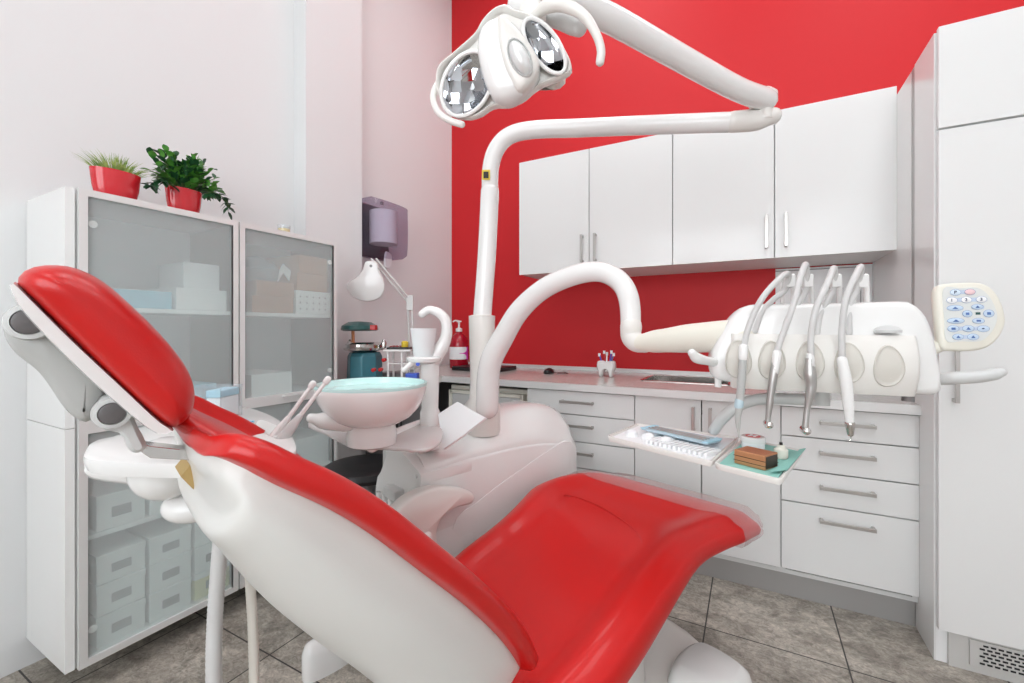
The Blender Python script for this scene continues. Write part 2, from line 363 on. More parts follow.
# worktop with sink cut-out
YC, ZT = 2.28, .905
w = nb(); SX0, SX1, SY0, SY1 = -.56, -.10, 2.62, 2.96
for a in ((-2.25, SX0, YC, YB), (SX1, .588, YC, YB), (SX0, SX1, YC, SY0), (SX0, SX1, SY1, YB)): box(w, a[0], a[1], a[2], a[3], .865, ZT)
box(w, -2.25, -1.75, 1.665, YC, .865, ZT)
wt = tag(ob('worktop', w, 'worktop', base=(-.8, 2.6, .865)), 'grey laminate worktop running along the red wall and round the corner', 'worktop')
e_ = nb(); box(e_, -1.75, .588, YC-.003, YC-.0005, .866, ZT-.001); ob('front_edge', e_, 'alu', wt)
ob('upstand', box(nb(), -2.25, .588, YB-.015, YB, ZT, ZT+.025), 'alu', wt)
s = thing('sink', 'rectangular steel sink sunk in the grey worktop', 'sink', (-.33, 2.8, .75))
b = nb()
for a in ((SX0, SX0+.01, SY0, SY1, .74, ZT), (SX1-.01, SX1, SY0, SY1, .74, ZT), (SX0, SX1, SY0, SY0+.01, .74, ZT), (SX0, SX1, SY1-.01, SY1, .74, ZT), (SX0, SX1, SY0, SY1, .735, .745)): box(b, *a)
ob('basin', b, 'steel', s)
b = nb()
for a in ((SX0-.012, SX0+.01, SY0-.012, SY1+.012), (SX1-.01, SX1+.012, SY0-.012, SY1+.012), (SX0, SX1, SY0-.012, SY0+.01), (SX0, SX1, SY1-.01, SY1+.012)): box(b, *a, ZT, ZT+.003)
ob('rim', b, 'steel', s); ob('drain', lathe(nb(), (-.33, 2.8, .745), [(.03, 0), (.03, .004), (.01, .004)]), 'grey_dark', s)
YD = 2.30; ZD = [.862, .732, .585, .442, .138]
def base_unit(name, label, x0, x1, group='white base cabinets under the worktop'):
    t = thing(name, label, 'cabinet', ((x0+x1)/2, 2.7, .11), group)
    b = nb()
    for a in ((x0, x0+.018), (x1-.018, x1)): box(b, a[0], a[1], YD+.02, YB-.01, .11, .863)
    box(b, x0+.018, x1-.018, YD+.02, YB-.01, .11, .128); box(b, x0+.018, x1-.018, YB-.02, YB-.01, .128, .863); box(b, x0+.018, x1-.018, YD+.03, YD+.035, .128, .863 if 'drawer' in name else .70)
    ob('body', b, 'carcass', t); return t
def drawers(label, x0, x1, hw):
    t = base_unit('drawer_cabinet', label, x0, x1)
    for i in range(4):
        z0, z1 = ZD[i+1]+.0025, ZD[i]-.0025
        d = ob('drawer', box(nb(), x0+.002, x1-.002, YD, YD+.019, z0, z1), 'gloss_white', t, bev=.0015)
        bar_handle(d, ((x0+x1)/2-.0, YD, z1-.055), X, hw, (0, -1, 0))
drawers('white four-drawer cabinet left of the sink, half hidden by the dental unit', -1.149, -.528, .19)
drawers('white four-drawer cabinet beside the tall cupboard', .118, .588, .19)
t = base_unit('sink_cabinet', 'white two-door cabinet under the sink', -.528, .118)
for a, c, h in ((-.528, -.209, -.245), (-.209, .118, -.17)):
    d = ob('door', box(nb(), a+.0025, c-.0025, YD, YD+.019, .138, .862), 'gloss_white', t, bev=.0015)
    bar_handle(d, (h, YD, .77), UP, .12, (0, -1, 0))
tag(ob('plinth', box(nb(), -1.149, .585, 2.344, 2.36, 0, .11), 'plinth', base=(-.3, 2.35, 0)), 'grey metallic plinth board under the base cabinets', 'plinth')
# mini fridge under the worktop
t = thing('small_fridge', 'small cream-trimmed fridge under the worktop behind the dental unit', 'fridge', (-1.43, 2.6, 0))
ob('body', box(nb(), -1.74, -1.165, 2.36, 2.98, .02, .84), 'cream', t, bev=.006)
ob('door', box(nb(), -1.70, -1.20, 2.315, 2.358, .05, .795), 'plastic_grey', t, bev=.01)
f = nb()
for a in ((-1.71, -1.19, .795, .815), (-1.72, -1.70, .05, .815), (-1.20, -1.18, .05, .815)): box(f, a[0], a[1], 2.31, 2.36, a[2], a[3])
ob('trim', f, 'cream', t); ob('handle', box(nb(), -1.245, -1.225, 2.285, 2.315, .3, .78), 'alu', t, bev=.003)
# splashback panel behind the console
t = thing('splashback', 'pale splashback panel on the wall right of the red stretch', 'panel', (.38, YB, .93))
ob('panel', box(nb(), .13, .59, YB-.012, YB, .93, 1.565), 'cab_panel', t)
b = nb(); box(b, .535, .539, YB-.014, YB-.012, .93, 1.55); box(b, .13, .539, YB-.014, YB-.012, 1.55, 1.554); ob('joint_line', b, 'grey_dark', t)
ob('note_sheet', box(nb(), .40, .46, YB-.0135, YB-.012, 1.32, 1.44), 'plastic_grey', t)
# tall cupboard
XT = .592
t = thing('tall_cupboard', 'tall white glossy cupboard at the right edge of the room', 'cupboard', (1.0, 2.6, 0))
ob('body', box(nb(), XT, 1.55, 2.142, YB, .0, 2.28), 'cab_panel', t)
ob('edge_strip', box(nb(), XT-.003, XT, 2.36, 2.41, 0, 2.28), 'plinth', t)
ob('side_panel', box(nb(), XT-.006, XT-.0005, 2.142, 2.357, 0.0, 2.28), 'gloss_white', t)
ob('rear_side_panel', box(nb(), XT-.003, XT-.0005, 2.415, 3.06, 0.91, 2.28), 'gloss_white', t)
d = ob('door', box(nb(), XT, 1.19, 2.117, 2.139, .125, 1.916), 'gloss_white', t, bev=.0015)
bar_handle(d, (ony(954, 380, 2.117).x, 2.117, 1.07), UP, .25, (0, -1, 0), r=.006)
ob('top_door', box(nb(), XT, 1.19, 2.117, 2.139, 1.924, 2.288), 'gloss_white', t, bev=.0015)
ob('door', box(nb(), 1.195, 1.55, 2.117, 2.139, .125, 2.288), 'gloss_white', t, bev=.0015)
ob('plinth_board', box(nb(), XT+.03, 1.55, 2.13, 2.141, 0, .14), 'kick_grey', t)
g = nb(); box(g, .675, 1.05, 2.124, 2.131, .025, .115); gr = ob('vent_grille', g, 'kick_grey', t, bev=.001)
g = nb()
for i in range(6):
    for j in range(16):
        x = .70+j*.019+(i % 2)*.009; z = .037+i*.0125; box(g, x, x+.013, 2.1225, 2.1245, z, z+.006)
ob('vent_slot', g, 'black', gr)
# ---------------- glass-fronted cabinets on the left wall ----------------
XG = -1.905; GY = (.578, 1.087, 1.592); GZ = (.10, .882, 1.660)
def glass_cabinet(c, r, label):
    y0, y1, z0, z1 = GY[c], GY[c+1], GZ[r], GZ[r+1]
    t = thing('glass_cabinet', label, 'cabinet', (XL, (y0+y1)/2, z0), 'white cabinets with frosted glass doors')
    b = nb(); x1 = XG-.024; th = .018; xb = XL+.001
    box(b, xb, x1, y0, y0+th, z0, z1); box(b, xb, x1, y1-th, y1, z0, z1)
    box(b, xb, x1, y0+th, y1-th, z0, z0+th); box(b, xb, x1, y0+th, y1-th, z1-th, z1); box(b, xb, xb+.006, y0+th, y1-th, z0+th, z1-th)
    ob('body', b, 'gloss_white', t)
    if c == 0: ob('side_panel', box(nb(), xb, x1+.008, y0-.026, y0-.002, z0+.001, z1-.001), 'gloss_white', t, bev=.001)
    zs = z0+(z1-z0)*(.50 if r else .52)
    ob('shelf', box(nb(), xb+.006, x1-.01, y0+th, y1-th, zs-.008, zs+.008), 'cab_panel', t)
    f = nb(); w = .022
    for a in ((y0+.003, y0+.003+w, z0, z1), (y1-.003-w, y1-.003, z0, z1), (y0+.003+w, y1-.003-w, z0, z0+w), (y0+.003+w, y1-.003-w, z1-w, z1)): box(f, XG-.02, XG, a[0], a[1], a[2], a[3])
    d = ob('door', f, 'alu', t)
    ob('glass_pane', box(nb(), XG-.012, XG-.008, y0+.02, y1-.02, z0+.018, z1-.018), 'frost', d)
    hb = nb()
    for z in (z0+.11, z1-.11): lathe(hb, (XG-.018, y0+.04 if c == 0 else y1-.04, z), [(.012, 0), (.012, .0095), (.004, .0095)], 16, X)
    ob('hinge', hb, 'alu', d)
    if r: bar_handle(d, (XG, (y0+y1)/2, z0+.012), Y, .12, (1, 0, 0), 'alu', .003, .012)
    return zs+.0085
zA = glass_cabinet(0, 1, 'upper frosted-glass cabinet under the two red plant pots')
zB = glass_cabinet(1, 1, 'upper frosted-glass cabinet with brown cardboard boxes inside')
zC = glass_cabinet(0, 0, 'lower frosted-glass cabinet filled with white labelled boxes, nearest the camera')
zD = glass_cabinet(1, 0, 'lower frosted-glass cabinet behind the spittoon, beside the black stool')
ob_ = ob
def carton(y0, y1, z0, h, m, label, group, x0=-2.20, x1=-1.945, lid=None, mark=False):
    t = thing('storage_box', label, 'box', ((x0+x1)/2, (y0+y1)/2, z0), group)
    ob('body', box(nb(), x0, x1, y0+.002, y1-.002, z0, z0+h*(.78 if lid else 1)), m, t, bev=.002)
    if lid: ob('lid', box(nb(), x0-.003, x1+.003, y0, y1, z0+h*.78, z0+h), lid, t, bev=.002)
    if mark: ob('label_patch', box(nb(), x1, x1+.001, (y0*.7+y1*.3), (y0*.3+y1*.7), z0+h*.3, z0+h*.6), 'inkgrey', t)
    return t
fl = lambda r: GZ[r]+.0185
# upper-left: teal box, white boxes, tall pale bottle
carton(.66, .86, zA, .065, 'boxteal', 'flat teal box on the middle shelf behind frosted glass', 'boxes behind the upper left glass')
carton(.87, 1.06, zA, .085, 'boxwhite', 'white box on the middle shelf under the leafy plant, behind glass', 'boxes behind the upper left glass')
carton(.92, 1.06, zA+.0855, .11, 'boxwhite', 'smaller white box stacked on another under the leafy plant', 'boxes behind the upper left glass', x1=-2.0)
carton(.63, .80, fl(1), .16, 'boxwhite', 'white box low in the upper left glass cabinet', 'boxes behind the upper left glass')
carton(.86, 1.02, fl(1), .08, 'boxblue', 'blue box low in the upper left glass cabinet', 'boxes behind the upper left glass')
# upper-right
carton(1.16, 1.365, zB, .075, 'cardboard', 'bottom brown cardboard box of the left pair behind the glass', 'brown cardboard boxes behind glass', x1=-1.94)
carton(1.18, 1.37, zB+.0755, .07, 'cardboard', 'top brown cardboard box of the left pair behind the glass', 'brown cardboard boxes behind glass', x1=-1.94)
pb = carton(1.375, 1.58, zB, .115, 'boxwhite', 'white dotted box under the right-hand cardboard boxes', 'boxes behind the upper right glass', x1=-1.94)
dd = nb()
for i in range(5):
    for j in range(3): lathe(dd, (-1.941, 1.40+i*.036, zB+.025+j*.03), [(.005, 0), (.005, .0015), (.001, .0015)], 8, X)
ob('dot', dd, 'inkgrey', pb)['kind'] = 'stuff'
carton(1.38, 1.56, zB+.1155, .085, 'cardboard', 'brown cardboard box lying on the white dotted box', 'brown cardboard boxes behind glass', x1=-1.94)
carton(1.39, 1.56, zB+.201, .09, 'cardboard', 'topmost brown cardboard box of the right pair behind glass', 'brown cardboard boxes behind glass', x1=-1.94)
t = thing('plastic_bag', 'pale blue plastic bag of masks lying on the left cardboard boxes', 'bag', (-2.08, 1.28, zB+.146))
b = nb(); lathe(b, (-2.09, 1.27, zB+.146), [(.06, 0), (.085, .03), (.09, .06), (.06, .10), (.02, .125)], 24, sy=1.15, sx=1.3); ob('bag', b, 'bag_blue', t)
b = nb(); prism(b, [(-.03, .0), (.0, .045), (.03, .01), (.04, .06), (.0, .09), (-.02, .06)], V((-1.985, 1.34, zB+.15)), Y, UP, X, [(0, 0), (.006, .002)], 0); ob('paper_corner', b, 'paper', t)
carton(1.16, 1.36, fl(1), .10, 'boxwhite', 'white box low in the upper right glass cabinet', 'boxes behind the upper right glass')
# lower-left rows of white boxes
k = 0
for z, rowname, hs in ((zC, 'upper shelf', .12), (fl(0), 'bottom row', .105), (fl(0)+.1065, 'middle row', .105), (fl(0)+.213, 'top row', .10)):
    for j, yy in enumerate((.635, .785, .935)):
        if rowname == 'upper shelf' and j == 2:
            carton(yy-.02, yy+.09, z, hs, 'boxblue', 'bright blue box on the upper shelf of the lower cabinet', 'boxes behind the lower left glass'); continue
        nm = ('nearest the camera', 'in the middle', 'farthest from the camera')[j]
        carton(yy, yy+.14, z, hs, 'boxyellow' if (j == 2 and rowname == 'bottom row') else 'boxwhite', ('pale yellowish' if (j == 2 and rowname == 'bottom row') else 'white')+' storage box behind frosted glass, %s, %s' % (rowname, nm), 'boxes behind the lower left glass', lid='boxwhite', mark=True)
for j, (yy, z) in enumerate(((1.17, fl(0)), (1.38, fl(0)), (1.17, zD), (1.38, zD))):
    carton(yy, yy+.19, z, .15, 'boxteal' if j in (1, 2) else 'boxwhite', ('pale teal' if j in (1, 2) else 'white')+' box in the lower cabinet beside the stool, '+('bottom' if j < 2 else 'shelf')+(' left' if j % 2 == 0 else ' right'), 'boxes behind the lower right glass', lid='boxwhite')
# plants on top
ZG = GZ[2]
def pot(p, rx, h, label, cat):
    t = thing('potted_plant', label, cat, p); pr = [(rx*.70, 0), (rx*.76, .004), (rx*.92, h*.5), (rx, h), (rx*.94, h), (rx*.86, h*.82), (.01, h*.82)]
    ob('pot', lathe(nb(), p, pr, 40, sx=.62), 'pot_red', t); ob('soil', lathe(nb(), V(p)+UP*h*.8, [(rx*.9, 0), (rx*.88, .006), (.01, .008)], 24, sx=.6), 'soil', t); return t
pA = onx(116, 196, -2.04); pA.z = ZG
t = pot(pA, .074, .115, 'short spiky grass in an oval glossy red pot, the left of two', 'plant')
b = nb()
for i in range(170):
    a = random.random()*2*PI; q = math.sqrt(random.random()); base = pA+V((math.cos(a)*q*.034, math.sin(a)*q*.060, .098))
    lean = V((math.cos(a)*q*.02, math.sin(a)*q*.05+random.uniform(-.012, .012), 0)); h = random.uniform(.06, .10)*(1.05-q*.3)
    w = .0030; d = V((0, 1, 0)) if random.random() < .6 else V((.7, .7, 0))
    pr = None
    for s in range(4):
        u = s/3; c = base+lean*u*u*1.3+UP*h*u*(1-.15*u*q); ww = w*(1-u*.95); cur = (bm_a := b.verts.new(c-d*ww), b.verts.new(c+d*ww))
        if pr: b.faces.new((pr[0], pr[1], cur[1], cur[0]))
        pr = cur
o = ob('grass_blades', b, 'grass_blade', t); o['kind'] = 'stuff'
pB = onx(184, 208, -2.04); pB.z = ZG
t = pot(pB, .066, .112, 'bushy leafy green plant in a glossy red pot, the right of two', 'plant')
b = nb(); st = nb(); bd = nb()
def leaf(bm, c, d, L, wd, droop=.3):
    d = d.normalized(); s = d.cross(UP); s = s.normalized() if s.length > .01 else X; n = s.cross(d); pts = []
    for u, ww in ((0, .05), (.25, .8), (.5, 1), (.75, .7), (1, .02)):
        m = c+d*L*u-UP*droop*L*u*u; pts.append((m-s*wd*ww+n*.15*wd*ww, m, m+s*wd*ww+n*.15*wd*ww))
    vs = [[bm.verts.new(p) for p in r] for r in pts]
    for r, q in zip(vs, vs[1:]):
        bm.faces.new((r[0], r[1], q[1], q[0])); bm.faces.new((r[1], r[2], q[2], q[1]))
for i in range(85):
    a = random.random()*2*PI; el = random.uniform(.15, 1.35); d = V((math.cos(a)*math.cos(el)*.7, math.sin(a)*math.cos(el), math.sin(el)))
    R = random.uniform(.07, .15); c0 = pB+UP*.105+V((0, random.uniform(-.03, .03), 0)); c1 = c0+V((d.x*R*.75, d.y*R*.95, d.z*R*1.1))
    tube(st, [c0, c0.lerp(c1, .6)+UP*.008, c1], .0014, 3, 5)
    for k in range(7):
        u = .35+.65*k/6; p = c0.lerp(c1, u); dd = (d+V((random.uniform(-.8, .8), random.uniform(-.8, .8), random.uniform(-.1, .7)))).normalized()
        leaf(b if random.random() < .65 else bd, p, dd, random.uniform(.034, .055), random.uniform(.009, .014))
for q, L in ((1, .11), (-1, .10)):    # trailing ivy
    c0 = pB+V((.03, q*.06, .11)); pts = [c0, c0+V((.02, q*.04, .01)), c0+V((.03, q*.075, -.02)), c0+V((.03, q*.08, -.06 if q > 0 else -.03))]
    tube(st, pts, .0013, 5, 5)
    for p in catmull(pts, 4):
        for k in range(2): leaf(bd, p, V((random.uniform(-.5, 1), random.uniform(-1, 1), random.uniform(-.9, .2))), .032, .012)
ob('stem', st, 'stem', t); o = ob('leaves', b, 'leaf', t); o['kind'] = 'stuff'; o = ob('dark_leaves', bd, 'leaf_dark', t); o['kind'] = 'stuff'
pc = onx(284, 229, -2.0); pc.z = ZG
t = thing('candle_glass', 'small glass with yellow candle wax on top of the frosted cabinet', 'candle', pc)
ob('glass', lathe(nb(), pc, [(.024, 0), (.026, .002), (.030, .05), (.028, .05), (.0245, .006), (.001, .005)], 24), 'clear', t)
ob('wax', lathe(nb(), pc+UP*.006, [(.024, 0), (.0265, .026), (.001, .027)], 24), 'candle', t)
# ---------------- corner: dispenser, magnifier, small devices ----------------
t = thing('towel_dispenser', 'smoky plastic paper towel dispenser high on the wall near the corner', 'dispenser', (XL, 2.3, 1.78))
y0, y1 = onx(369, 220, -2.13).y, onx(413, 220, -2.03).y; zt, zb = onx(388, 199, -2.05).z, onx(388, 255, -2.05).z
ob('back_plate', box(nb(), XL, XL+.02, y0, y1, zb+.01, zt), 'grey_dark', t, bev=.004)
cy = (y0+y1)/2; hw = (y1-y0)/2; hh = (zt-zb)/2; cz = (zt+zb)/2
b = nb(); prism(b, [(-hw, -hh*.8), (-hw*.6, -hh), (hw*.7, -hh), (hw, -hh*.75), (hw*1.02, hh*.7), (hw*.85, hh), (-hw*.9, hh), (-hw, hh*.8)], V((XL, cy, cz)), Y, UP, X, [(.02, 0), (.17, .0), (.20, .012), (.215, .04)], 4)
ob('cover', b, 'smoke', t)
ob('paper_roll', lathe(nb(), (XL+.115, cy, cz-.09), [(.02, 0), (.090, 0), (.090, .215), (.02, .215)], 32), 'paper', t)
b = nb(); prism(b, [(-.03, -.05), (.02, -.045), (.035, 0), (.03, .04), (-.02, .05)], V((XL+.12, cy+.03, zb-.01)), Y, UP, X, [(0, 0), (.012, .004)]); ob('paper_end', b, 'paper', t)
ob('lock', lathe(nb(), (XL+.10, cy, zt-.003), [(.012, 0), (.012, .015), (.005, .02)], 12), 'grey_dark', t)
tm = 2.55; mo = at(366, 283, tm)
t = thing('magnifier_lamp', 'white teardrop magnifier lamp on a folding arm beside the towel dispenser', 'lamp', at(412, 372, 2.62).xy.to_3d()+UP*ZT)
nrm = (-FW*.95+V((0, 0, -.15))).normalized(); ax = RT; ay = nrm.cross(ax).normalized()*-1
if ay.z < 0: ay = -ay
pp = pxpl([(366,261.5),(377,262),(379.5,271),(384.5,282),(384.5,291),(379,298.5),(367,301.5),(354,297.5),(347.5,290),(348,283),(358,276),(363,269)], mo, ax, ay, nrm)
b = nb(); prism(b, pp, mo, ax, ay, nrm, [(-.03, .03), (-.015, .008), (0, 0), (.012, .004), (.016, .012)]); ob('lamp_head', b, 'plastic', t)
b = nb(); lathe(b, at(371, 266, tm-.03), [(.008, 0), (.008, .004), (.002, .004)], 12, -FW); ob('lamp_knob', b, 'grey_dark', t)
b = nb(); a0, a1, a2 = at(374, 259, tm+.02), at(410, 302, 2.62), at(412, 372, 2.62); a2.z = ZT
for dx in (-.014, .014): tube(b, [a0+RT*dx, a1+RT*dx], .006, 2, 8)
ob('upper_arm', b, 'plastic_grey', t); b = nb()
for dx in (-.012, .012): tube(b, [a1+RT*dx, a2+RT*dx], .006, 2, 8)
ob('lower_arm', b, 'plastic_grey', t)
b = nb(); obox(b, a1, RT, FW, UP, (-.02, .02), (-.01, .01), (-.05, .04)); ob('joint', b, 'plastic_grey', t, bev=.004)
b = nb(); lathe(b, a2, [(.03, 0), (.03, .015), (.012, .02), (.012, .06)], 16); ob('clamp', b, 'grey_dark', t)
# vacuum former
tv = 2.58; pv = at(365, 379, tv); pv.z = ZT; k = tv/FP
t = thing('vacuum_former', 'teal vacuum forming machine with red knobs on the corner worktop', 'machine', pv)
zy = lambda y: H-(y-HOR)*k
b = nb(); lathe(b, pv, [(.085, 0), (.112, .01), (.108, zy(356)-ZT), (.095, zy(352)-ZT), (.02, zy(351)-ZT)], 8, sx=.8); ob('housing', b, 'teal', t, ang=20, bev=.006)
b = nb(); lathe(b, (pv.x, pv.y, zy(351.5)), [(.07, 0), (.125, .01), (.13, .022), (.11, .03), (.12, .045), (.10, .055), (.02, .055)], 24, sx=.8); ob('forming_plate', b, 'chrome', t)
b = nb()
for s in (-.09, .11): lathe(b, V((pv.x, pv.y, zy(348)))+RT*s, [(.012, 0), (.016, .03), (.006, .05)], 10)
ob('clamp_knob', b, 'chrome', t)
b = nb(); tube(b, [V((pv.x, pv.y, zy(345)))-RT*.07, V((pv.x, pv.y, zy(326)))-RT*.07], .009, 2, 10); ob('post', b, 'copper', t)
b = nb(); lathe(b, V((pv.x, pv.y, zy(331)))-RT*.03, [(.10, 0), (.115, .008), (.11, .03), (.07, .052), (.01, .056)], 28, sx=.8); ob('heater_lid', b, 'teal_dark', t)
for (x, y) in ((373.5, 370), (380.5, 369.5), (384, 360)):
    b = nb(); lathe(b, at(x, y, tv-.115), [(.0105, -.02), (.0105, .012), (.005, .016)], 14, -FW); ob('knob', b, 'red_knob', t)
b = nb(); obox(b, at(373, 327.5, tv-.10), RT, FW, UP, (-.016, .016), (-.006, .03), (-.014, .014)); ob('switch', b, 'red_knob', t, bev=.003)
# little white rack
tr = 2.62; pr_ = at(401, 376, tr); pr_.z = ZT
t = thing('wire_rack', 'small white rack standing beside the teal machine', 'rack', pr_)
zr = H-(349-HOR)*tr/FP
b = nb(); obox(b, V((pr_.x, pr_.y, 0)), RT, FW, UP, (-.085, .075), (-.08, .08), (zr-.012, zr)); ob('top', b, 'plastic', t, bev=.003)
for s in (-.06, .02):
    for f in (-.06, .06): b = nb(); tube(b, [V((pr_.x, pr_.y, ZT))+RT*s+FW*f, V((pr_.x, pr_.y, zr-.01))+RT*s+FW*f], .007, 2, 10); ob('leg', b, 'plastic', t)
b = nb(); obox(b, V((pr_.x, pr_.y, 0)), RT, FW, UP, (-.06, .06), (-.06, .06), (zr-.085, zr-.079)); ob('lower_shelf', b, 'plastic', t)
top = V((pr_.x, pr_.y, zr))
t = thing('instrument_dish', 'black dish of small tools on the white rack', 'dish', top)
b = nb(); obox(b, top, RT, FW, UP, (-.07, .06), (-.06, .05), (0, .012)); ob('dish', b, 'black', t, bev=.003)
b = nb()
for i in range(6): tube(b, [top+RT*(-.06+i*.02)+UP*.014-FW*.04, top+RT*(-.05+i*.018)+UP*.018+FW*.04], .003, 2, 6)
ob('tool', b, 'chrome', t)['kind'] = 'stuff'
yj = top+RT*.045-FW*.045+UP*.0
tag(ob('small_jar', lathe(nb(), top+RT*.03-FW*.03+UP*.0125, [(.018, 0), (.02, .003), (.02, .03), (.012, .036), (.002, .036)], 18), 'yellow', base=top+RT*.03), 'little yellow jar on the black dish of the white rack', 'jar')
p = at(412, 371, 2.45); p.z = ZT
tag(ob('packet', obox(nb(), p, RT, FW, UP, (-.03, .035), (-.03, .03), (0, .055)), 'blue', base=p, bev=.003), 'small blue packet on the corner worktop behind the cup filler', 'packet')
p = at(396, 371, 2.75); p.z = ZT
tag(ob('tool_case', obox(nb(), p, RT, FW, UP, (-.09, .09), (-.05, .05), (0, .035)), 'grey_dark', base=p, bev=.005), 'dark grey case on the worktop under the white rack', 'case')
# soap bottle
p = at(459, 367, 3.42); p.z = ZT
t = thing('soap_bottle', 'large red liquid soap bottle with white pump in the corner', 'bottle', p)
ob('bottle', lathe(nb(), p, [(.068, 0), (.074, .008), (.074, .19), (.066, .23), (.035, .262), (.022, .27), (.022, .285), (.005, .285)], 32), 'red_liquid', t)
lb = nb(); rs = []
for z in (.07, .165): rs.append([p+UP*z+(RT*math.sin(a)-FW*math.cos(a))*.0748 for a in [(-1.25+2.5*i/16) for i in range(17)]])
rings(lb, rs, False, False, False); ob('label', lb, 'paper', t)
lb = nb(); rs = []
for z in (.07, .1175, .165):
    a0 = .85 if z != .1175 else .15; rs.append([p+UP*z+(RT*math.sin(a)-FW*math.cos(a))*.0753 for a in [(a0+(1.25-a0)*i/10) for i in range(11)]])
rings(lb, rs, False, False, False); ob('label_stripe', lb, 'magenta', t)
b = nb(); lathe(b, p+UP*.283, [(.026, 0), (.026, .022), (.012, .03), (.008, .032), (.008, .07), (.02, .074), (.02, .084), (.004, .086)], 20); tube(b, [p+UP*.365, p+UP*.368-RT*.03, p+UP*.36-RT*.045], .006, 4, 8); ob('pump', b, 'plastic', t)
# laptop + mouse
p = onz(505, 368.5, ZT); p.z = ZT
t = thing('laptop', 'flat closed black laptop on the worktop beneath the red wall', 'laptop', p)
b = nb(); box(b, p.x-.27, p.x+.12, 2.62, 2.90, ZT, ZT+.018); ob('base', b, 'black', t, bev=.003)
ob('lid', box(nb(), p.x-.27, p.x+.12, 2.62, 2.90, ZT+.019, ZT+.028), 'black', t, bev=.003)
p = V((ony(549, 370, 2.74).x, 2.74, ZT))
t = thing('computer_mouse', 'black computer mouse right of the laptop', 'mouse', p)
ob('mouse_body', lathe(nb(), p, [(.03, 0), (.034, .008), (.028, .026), (.012, .036), (.001, .038)], 24, sx=1, sy=1.6), 'black', t)
b = nb(); tube(b, [p+V((.02, .05, .006)), p+V((.08, .09, .004)), p+V((.12, .03, .004)), p+V((.06, -.0, .004))], .002, 6, 6); ob('cable', b, 'black', t)
# tooth-shaped brush holder
p = V((ony(606.5, 373, 2.74).x, 2.74, ZT)); 
t = thing('brush_holder', 'white tooth-shaped holder full of toothbrushes on the worktop', 'holder', p)
b = nb(); prism(b, [(-.052, .095), (-.03, .102), (0, .096), (.03, .102), (.052, .095), (.057, .06), (.046, .03), (.042, .003), (.024, .0), (.015, .035), (0, .047), (-.015, .035), (-.024, .0), (-.042, .003), (-.046, .03), (-.057, .06)], p, X, UP, -Y, [(-.035, .008), (-.025, .001), (.025, .001), (.035, .008)], 4)
ob('tooth_body', b, 'plastic', t)
for i, (dx, l, m) in enumerate(((-.03, .018, 'blue'), (-.012, .034, 'lid_red'), (.004, .026, 'paper'), (.02, .036, 'blue'), (.034, .022, 'ink_blue'))):
    q = p+V((dx, (i % 2-.5)*.02, .095)); e = q+V((dx*.45, 0, .03+l)); tt = thing('toothbrush', 'toothbrush %s in the white tooth-shaped holder' % ('with blue handle leaning left', 'with red handle', 'with white handle', 'with blue handle near the middle', 'with dark blue handle leaning right')[i], 'toothbrush', q, 'toothbrushes in the holder')
    b = nb(); tube(b, [q, e], .0045, 2, 8); ob('grip', b, m, tt); b = nb(); obox(b, e, X, Y, UP, (-.006, .006), (-.006, .006), (-.016, .004)); ob('bristles', b, 'paper', tt)
# stool
p = at(366, 463, 2.15); p.z = 0; zs = H-(463-HOR)/FP*2.15
t = thing('stool', 'low black padded stool tucked between glass cabinet and dental unit', 'stool', p)
ob('seat', lathe(nb(), p+UP*(zs-.03), [(.14, -.035), (.19, -.02), (.2, .0), (.19, .022), (.15, .03), (.01, .024)], 36), 'black', t)
ob('column', lathe(nb(), p, [(.025, .06), (.025, zs-.06), (.06, zs-.055), (.06, zs-.04)], 16), 'grey_dark', t)
for i in range(5):
    a = 2*PI*i/5; d = V((math.cos(a), math.sin(a), 0)); b = nb(); tube(b, [p+UP*.08, p+d*.12+UP*.07, p+d*.22+UP*.05], [.02, .014], 4, 10); l = ob('leg', b, 'black', t)
    b = nb(); lathe(b, p+d*.22+UP*.025-d.cross(UP)*.012, [(.025, 0), (.025, .024)], 16, d.cross(UP)); ob('caster', b, 'rubber', l)
b = nb()
p0 = V((-2.2, 2.2, .45))
for i in range(5): tube(b, [V((-1.98+i*.03, 2.05, .86)), V((-2.0+i*.035, 2.02, .6)), V((-1.96+i*.03, 2.04, .3)), V((-1.9+i*.02, 2.1, .012))], .007, 6, 8)
o = tag(ob('cable_bundle', b, 'black', base=(-1.95, 2.05, 0)), 'black cables hanging under the corner worktop', 'cable'); o['kind'] = 'stuff'
t = thing('corner_cabinet', 'dark open shelf cabinet under the corner worktop', 'cabinet', (-2.0, 2.0, 0))
b = nb(); box(b, XL+.005, -1.80, 2.12, 2.14, 0, .864); box(b, XL+.005, -1.80, 2.75, 2.77, 0, .864); box(b, XL+.005, -1.8, 2.14, 2.75, .3, .32); ob('side_board', b, 'grey_dark', t)
# ================= dental chair =================
CA = math.radians(18); CO = V((-.55, 1.1, 0)); CU = V((math.sin(CA), math.cos(CA), 0)); CS = V((math.cos(CA), -math.sin(CA), 0))
def C(s, v, z): return CO+CS*s+CU*v+UP*z
def cpx(x, y, s):
    p = on(x, y, CO+CS*s, CS)-CO; return (p.dot(CU), p.z)
CH = thing('dental_chair', 'large red and white reclining dental chair in the foreground', 'dental chair', CO)
def cprism(pts, layers, k=5): return prism(nb(), pts, CO.copy(), CU, UP, CS, layers, k)
